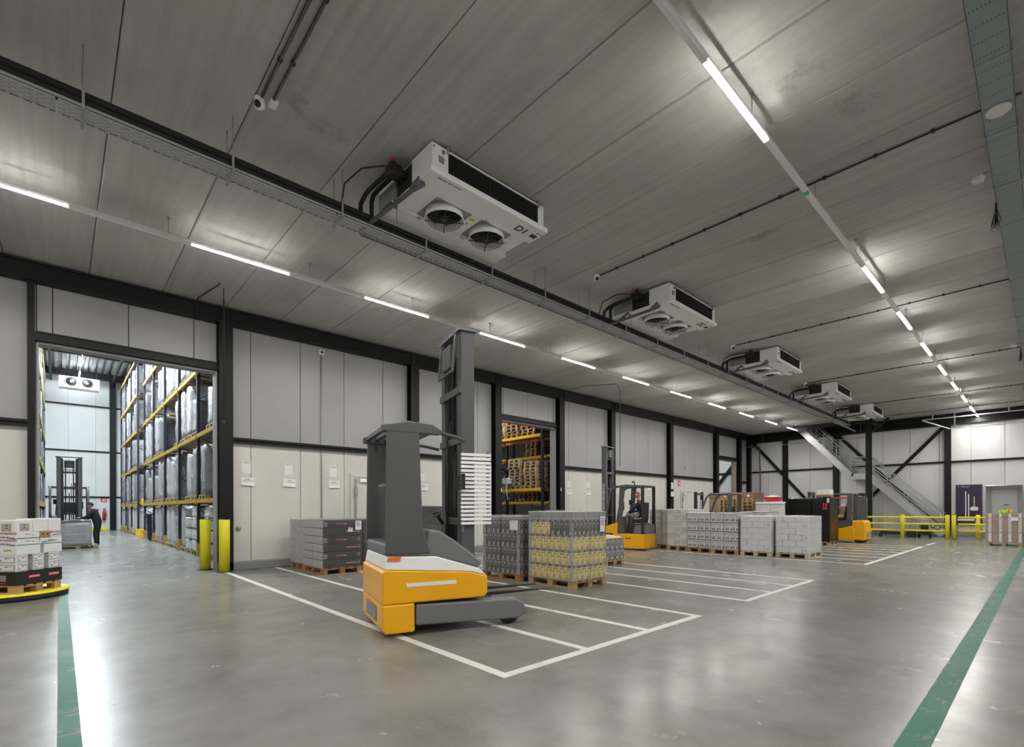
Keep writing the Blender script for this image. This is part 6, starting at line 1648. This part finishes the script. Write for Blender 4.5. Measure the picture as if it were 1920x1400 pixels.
# ------------------------------------------------------------ galvanised stairs
st = thing('metal_stairs', 'galvanised steel stairs with railings rising along the end wall', 'stairs')
XA0, XA1 = 33.2, 34.15
P0, P1, P2, P3 = (3.62, 0.0), (6.75, 3.16), (7.55, 3.16), (10.3, 6.3)
def dirn(a, b):
    d = Vector((0, b[0] - a[0], b[1] - a[1])); return d.normalized()
for x in (XA0, XA1):
    for a, b in ((P0, P1), (P1, P2), (P2, P3)):
        mb = MB(); mb.bar((x, a[0], a[1] + 0.12), (x, b[0], b[1] + 0.12), 0.05, 0.34, up=(0, 0, 1)); mb.obj('stringer', MAT['galv'], st)
for a, b in ((P0, P1), (P2, P3)):
    n = 16
    for k in range(n):
        f = (k + 0.6) / n; y = a[0] + (b[0] - a[0]) * f; z = a[1] + (b[1] - a[1]) * f + 0.18
        MB().box(XA0 + 0.03, XA1 - 0.03, y - 0.13, y + 0.12, z - 0.035, z).obj('tread', MAT['galv_dull'], st)
MB().box(XA0 + 0.03, XA1 - 0.03, P1[0], P2[0], 3.2, 3.24).obj('landing_grate', MAT['galv_dull'], st)
for x in (XA0, XA1):
    for a, b in ((P0, P1), (P1, P2), (P2, P3)):
        n = 4 if a is not P1 else 1
        for k in range(n + 1):
            f = (k + (0.12 if n > 1 else 0)) / (n + (0.24 if n > 1 else 0.0001)); y = a[0] + (b[0] - a[0]) * f; z = a[1] + (b[1] - a[1]) * f
            if z + 1.2 > C + 0.9: continue
            top = min(z + 1.22, C - 0.02); MB().cyl((x, y, z + 0.2), (x, y, top), 0.02, 8).obj('baluster', MAT['galv'], st)
        for hgt_ in (0.45, 0.62, 0.79, 0.96, 1.22):
            p0 = (x, a[0], a[1] + hgt_); bb = b
            if b is P3 and b[1] + hgt_ > C - 0.03:
                f = (C - 0.03 - hgt_ - a[1]) / (b[1] - a[1]); bb = (a[0] + (b[0] - a[0]) * f, a[1] + (b[1] - a[1]) * f)
            MB().cyl(p0, (x, bb[0], bb[1] + hgt_), 0.024 if hgt_ > 1 else 0.015, 8).obj('rail', MAT['galv'], st)
for x in (XA0, XA1): MB().box(x - 0.04, x + 0.04, 6.75, 6.83, 0, 3.1).obj('support_post', MAT['galv_dull'], st)

# ------------------------------------------------------------ end wall: poster, hatch, shelves, equipment
t = thing('poster_board', 'dark purple cleaning tool poster on the end wall', 'poster', (E - 0.085, 0, 0))
MAT['poster'] = M('poster_purple', (0.028, 0.018, 0.05), 0.4); MAT['poster2'] = M('poster_magenta', (0.075, 0.018, 0.075), 0.4)
MB().box(-0.02, 0.02, 2.26, 3.27, 0.6, 2.70).obj('board', MAT['poster'], t)
MB().box(-0.0215, -0.02, 2.27, 2.36, 0.75, 2.45).obj('side_print', MAT['poster2'], t)
def yb(y0, y1, z0, z1, mb): mb.box(-0.023, -0.02, y0, y1, z0, z1)
mb = MB()
yb(2.86, 2.90, 0.95, 2.35, mb); yb(2.75, 2.79, 0.9, 2.22, mb); yb(2.55, 3.2, 0.83, 0.92, mb)
yb(2.545, 2.575, 1.75, 2.08, mb); yb(2.548, 2.572, 1.55, 1.75, mb)
mb.prism([(2.42, 1.36), (2.70, 1.36), (2.72, 1.5), (2.64, 1.56), (2.48, 1.56), (2.40, 1.5)], 'x', -0.023, -0.02)
mb.obj('printed_tools', MAT['white_ink'], t)
lettering('lettering', 'VIKAN', 0.12, t, (-0.022, 3.09, 2.56), (0, -1, 0), (0, 0, 1), MAT['ltgrey'])
MB().tube([(-0.021, 3.16 + 0.03 * cos(a), 2.60 + 0.03 * sin(a)) for a in [2 * pi * k / 6 for k in range(6)]], 0.006, 4, closed=True).obj('round_logo', MAT['ltgrey'], t)
for y in (2.3, 3.2): MB().box(-0.02, 0.02, y - 0.03, y + 0.03, 0.3, 0.6).obj('leg', MAT['galv_dull'], t)
d = structure('door_3')
hy0, hy1, hz0, hz1 = 0.80, 2.12, 0.35, 2.62
X0, X1 = E - 0.42, E - 0.02
q0, q1, qz = 0.98, 1.94, 2.40
for nm, pts in (('frame_top', [(X0, hy0, hz1), (X0, hy1, hz1), (X1, q1, qz), (X1, q0, qz)]), ('frame_side', [(X0, hy0, hz0), (X0, hy0, hz1), (X1, q0, qz), (X1, q0, hz0)]), ('frame_side', [(X0, hy1, hz1), (X0, hy1, hz0), (X1, q1, hz0), (X1, q1, qz)])):
    n = (Vector(pts[1]) - Vector(pts[0])).cross(Vector(pts[2]) - Vector(pts[0])).normalized() * 0.02
    MB().hexa([tuple(Vector(p)) for p in pts] + [tuple(Vector(p) + n) for p in pts]).obj(nm, MAT['stainless'], d)
MB().box(X1 - 0.01, X1 + 0.02, q0, q1, hz0, qz).obj('door_leaf', MAT['ltgrey'], d)
MB().box(X1 - 0.03, X1 - 0.01, 1.3, 1.48, 1.62, 1.66).obj('handle', MAT['black'], d)
sh = thing('shelf_rack', 'red beamed shelf rack by the end wall behind the parked truck', 'shelf', (0, 0, 0))
for y in (7.1, 9.4): MB().box(33.6, 33.68, y - 0.04, y + 0.04, 0, 2.3).box(34.2, 34.28, y - 0.04, y + 0.04, 0, 2.3).obj('upright_frame', MAT['rack_blue'], sh)
for z in (0.5, 1.5, 2.05): MB().box(33.6, 33.64, 7.14, 9.36, z, z + 0.1).obj('beam', MAT['red_rack'], sh); MB().box(33.64, 34.28, 7.14, 9.36, z + 0.06, z + 0.09).obj('shelf_board', MAT['ltgrey'], sh)
for k, y in enumerate((7.35, 7.65, 7.95)):
    tag(MB().box(33.66, 33.95, y, y + 0.22, 1.591, 1.76).obj('storage_box', (MAT['brown'] if False else K['brown']) if k == 0 else K['w_'], bevel=0.006), ('brown box, first on the red beamed shelf', 'white box, second on the red beamed shelf', 'white box, third on the red beamed shelf')[k], 'box')
cs = thing('charging_post', 'grey charging post with lamps behind the parked truck', 'charger', (28.4, 6.02, 0))
MB().box(-0.1, 0.1, -0.2, 0.2, 0, 0.9).obj('base_cabinet', MAT['ltgrey'], cs, bevel=0.02); MB().box(-0.08, 0.08, -0.19, 0.19, 0.9, 2.05).obj('screen_column', MAT['truck_grey'], cs, bevel=0.02)
MB().cyl((-0.02, -0.15, 2.16), (-0.02, 0.15, 2.16), 0.07, 12).obj('lamp', MAT['truck_dark'], cs)
MB().tube([(-0.12, -0.1, 0.85), (-0.2, -0.12, 0.5), (-0.14, -0.05, 0.3), (-0.12, 0.05, 0.6)], 0.02, 6).obj('cable', MAT['black'], cs)
tr = thing('wire_trolley', 'low wire trolley under the stairs behind the barrier', 'trolley', (32.0, 5.0, 0))
mb = MB()
for y in (-0.02, 1.1):
    for x in (0, 0.5): mb.cyl((x, y, 0.16), (x, y, 0.95), 0.015, 6)
for z in (0.3, 0.6, 0.9): mb.tube([(0, -0.02, z), (0.5, -0.02, z), (0.5, 1.1, z), (0, 1.1, z)], 0.012, 6, closed=True)
mb.obj('wire_frame', MAT['galv_dull'], tr)
MB().box(0.02, 0.48, 0.05, 1.0, 0.14, 0.4).obj('dark_tub', MAT['truck_dark'], tr, bevel=0.03)
for x in (0.05, 0.45):
    for y in (0.05, 1.03): MB().cyl((x, y - 0.02, 0.07), (x, y + 0.02, 0.07), 0.07, 12).obj('wheel', MAT['rubber'], tr)
fm = thing('pressure_washer', 'black pressure washer with hose on the floor behind the barrier', 'machine', (32.0, 3.95, 0))
MB().box(-0.1, 0.3, 0, 0.5, 0.16, 0.42).box(0, 0.25, 0.1, 0.4, 0.42, 0.66).obj('body', MAT['truck_dark'], fm, bevel=0.05)
MB().tube([(0, -0.05, 0.5), (-0.05, -0.25, 0.66), (-0.05, -0.4, 0.55), (0, -0.3, 0.42), (0.0, -0.1, 0.5)], 0.02, 6).tube([(0.2, 0.0, 0.5), (0.3, 0.05, 0.85), (0.3, 0.45, 0.85), (0.2, 0.45, 0.5)], 0.015, 6).obj('hose', MAT['black'], fm)
for y in (0.03, 0.47): MB().cyl((0.1, y - 0.04, 0.14), (0.1, y + 0.04, 0.14), 0.14, 14).obj('wheel', MAT['rubber'], fm)
hx = thing('box', 'dark tool box on the floor beside the pressure washer', 'box', (31.95, 4.55, 0)); MB().box(0, 0.4, 0, 0.35, 0, 0.3).obj('body', MAT['truck_dark'], hx, bevel=0.02); MB().box(-0.01, 0.41, -0.01, 0.36, 0.3, 0.33).obj('lid', MAT['black'], hx, bevel=0.01)

# ------------------------------------------------------------ papers and small fittings on the left wall
where = ['beside the tall column', 'left of the grey conduit', 'just right of the grey conduit', None, None, None]
def notice(x, z, lab, w=0.2, h=0.3, face=P - 0.001, lines=1):
    t = thing('notice_sheet', lab, 'notice', (x, face, z))
    q = MB(); q.box(-w / 2, w / 2, -0.002, 0, -h / 2, h / 2); q.obj('paper', MAT['paper'], t)
    ib = MB(); r = random.Random(int(x * 100 + z * 10))
    for k in range(lines):
        zz = h * 0.40 - k * h * 0.16; a = -w * (0.36 if k != 0 or lines == 1 else 0.12); e = -a
        while a < e - 0.01:
            b = min(a + r.uniform(0.012, 0.03), e); ib.box(a, b, -0.003, -0.002, zz - h * 0.03, zz + h * 0.03); a = b + 0.006
    ib.obj('printed_text', MAT['ink_grey'], t)
def notice_low(x, z, lab, w=0.32, h=0.21, face=P - 0.001):
    t = thing('notice_sheet', lab, 'notice', (x, face, z))
    mb = MB(); n = 5
    prof = [(0.0, h / 2), (-0.004, h * 0.2), (-0.012, -h * 0.25), (-0.032, -h / 2)]
    pr = [(a - 0.002, b) for a, b in prof] + [(a, b) for a, b in prof[::-1]]
    mb.prism(pr, 'x', -w / 2, w / 2); mb.obj('paper', MAT['paper'], t, rot=(0, radians(3 if x < 5 else -1), 0))
    ib = MB(); ib.box(-0.05, -0.005, -0.0065, -0.002, h * 0.22, h * 0.32).box(0.01, 0.05, -0.0065, -0.002, h * 0.22, h * 0.32)
    a = -w * 0.38
    while a < w * 0.36: ib.box(a, a + 0.03, -0.009, -0.004, h * 0.04, h * 0.11); a += 0.036
    ib.obj('printed_text', MAT['ink_grey'], t)
for x, lab in ((3.53, 'next to the tall column'), (4.56, 'second from the tall column'), (5.79, 'just right of the grey wall conduit'), (8.78, 'right of the column behind the moving truck'), (9.75, 'behind the mast of the moving truck'), (10.92, 'left of the second opening'), (16.05, 'right of the second opening'), (17.35, 'between the second opening and the lettered mast'), (19.7, 'seen through the cab above the driver'), (22.3, 'left of the column beside the far door')):
    notice(x, 2.58, 'upper white notice sheet on the wall panels, %s' % lab); notice_low(x + 0.02, 2.22, 'lower white notice sheet on the wall panels, %s' % lab)
notice(24.17, 2.72, 'narrow upper notice sheet on the black column beside the far door', 0.24, 0.34, W - 0.001, 3); notice(24.17, 2.28, 'narrow lower notice sheet on the black column beside the far door', 0.3, 0.26, W - 0.001)
notice(27.75, 2.6, 'small notice sheet right of the far door', 0.16, 0.28, lines=3); notice(29.2, 2.62, 'small notice sheet at the column right of the far door', 0.16, 0.28, lines=3)
wc = thing('wall_conduit', 'grey wall conduit rising to a small switch box under the beam', 'conduit')
MB().cyl((5.44, P - 0.025, 0.2), (5.44, P - 0.025, 5.86), 0.016, 8).obj('tube', MAT['galv_dull'], wc)
MB().box(5.37, 5.51, P - 0.07, P, 5.84, 5.98).obj('switch_box', MAT['white'], wc, bevel=0.01)
MB().lathe([(0.0, -0.1), (0.035, -0.095), (0.04, -0.07)], (5.44, P, 5.91), 14, axis='y').obj('knob', MAT['black'], wc)
for z in (1.2, 2.4, 3.6, 4.8): MB().box(5.415, 5.465, P - 0.045, P, z, z + 0.03).obj('clip', MAT['galv_dull'], wc)
def valve(label, x, z, r=0.06):
    o = MB().lathe([(0.0, -0.05), (r * 0.6, -0.045), (r, -0.02), (r, 0)], (x, P - 0.001, z), 16, axis='y').obj('pressure_valve', MAT['galv_dull']); tag(o, label, 'valve')
valve('small round steel valve low on the wall beside the tall column', 3.34, 1.03); valve('small round valve on the upper panels above the first door', 6.95, 3.62, 0.05); valve('small round valve on the upper panels above the far door', 26.0, 3.8, 0.05)
for x, z, lab in ((11.97, 2.2, 'small white switch on the left column of the second opening'), (15.25, 2.3, 'small white switch on the right column of the second opening')):
    tag(MB().box(x - 0.02, x + 0.02, W - 0.02, W - 0.0005, z - 0.07, z + 0.07).obj('switch', MAT['white_matt'], bevel=0.005), lab, 'switch')
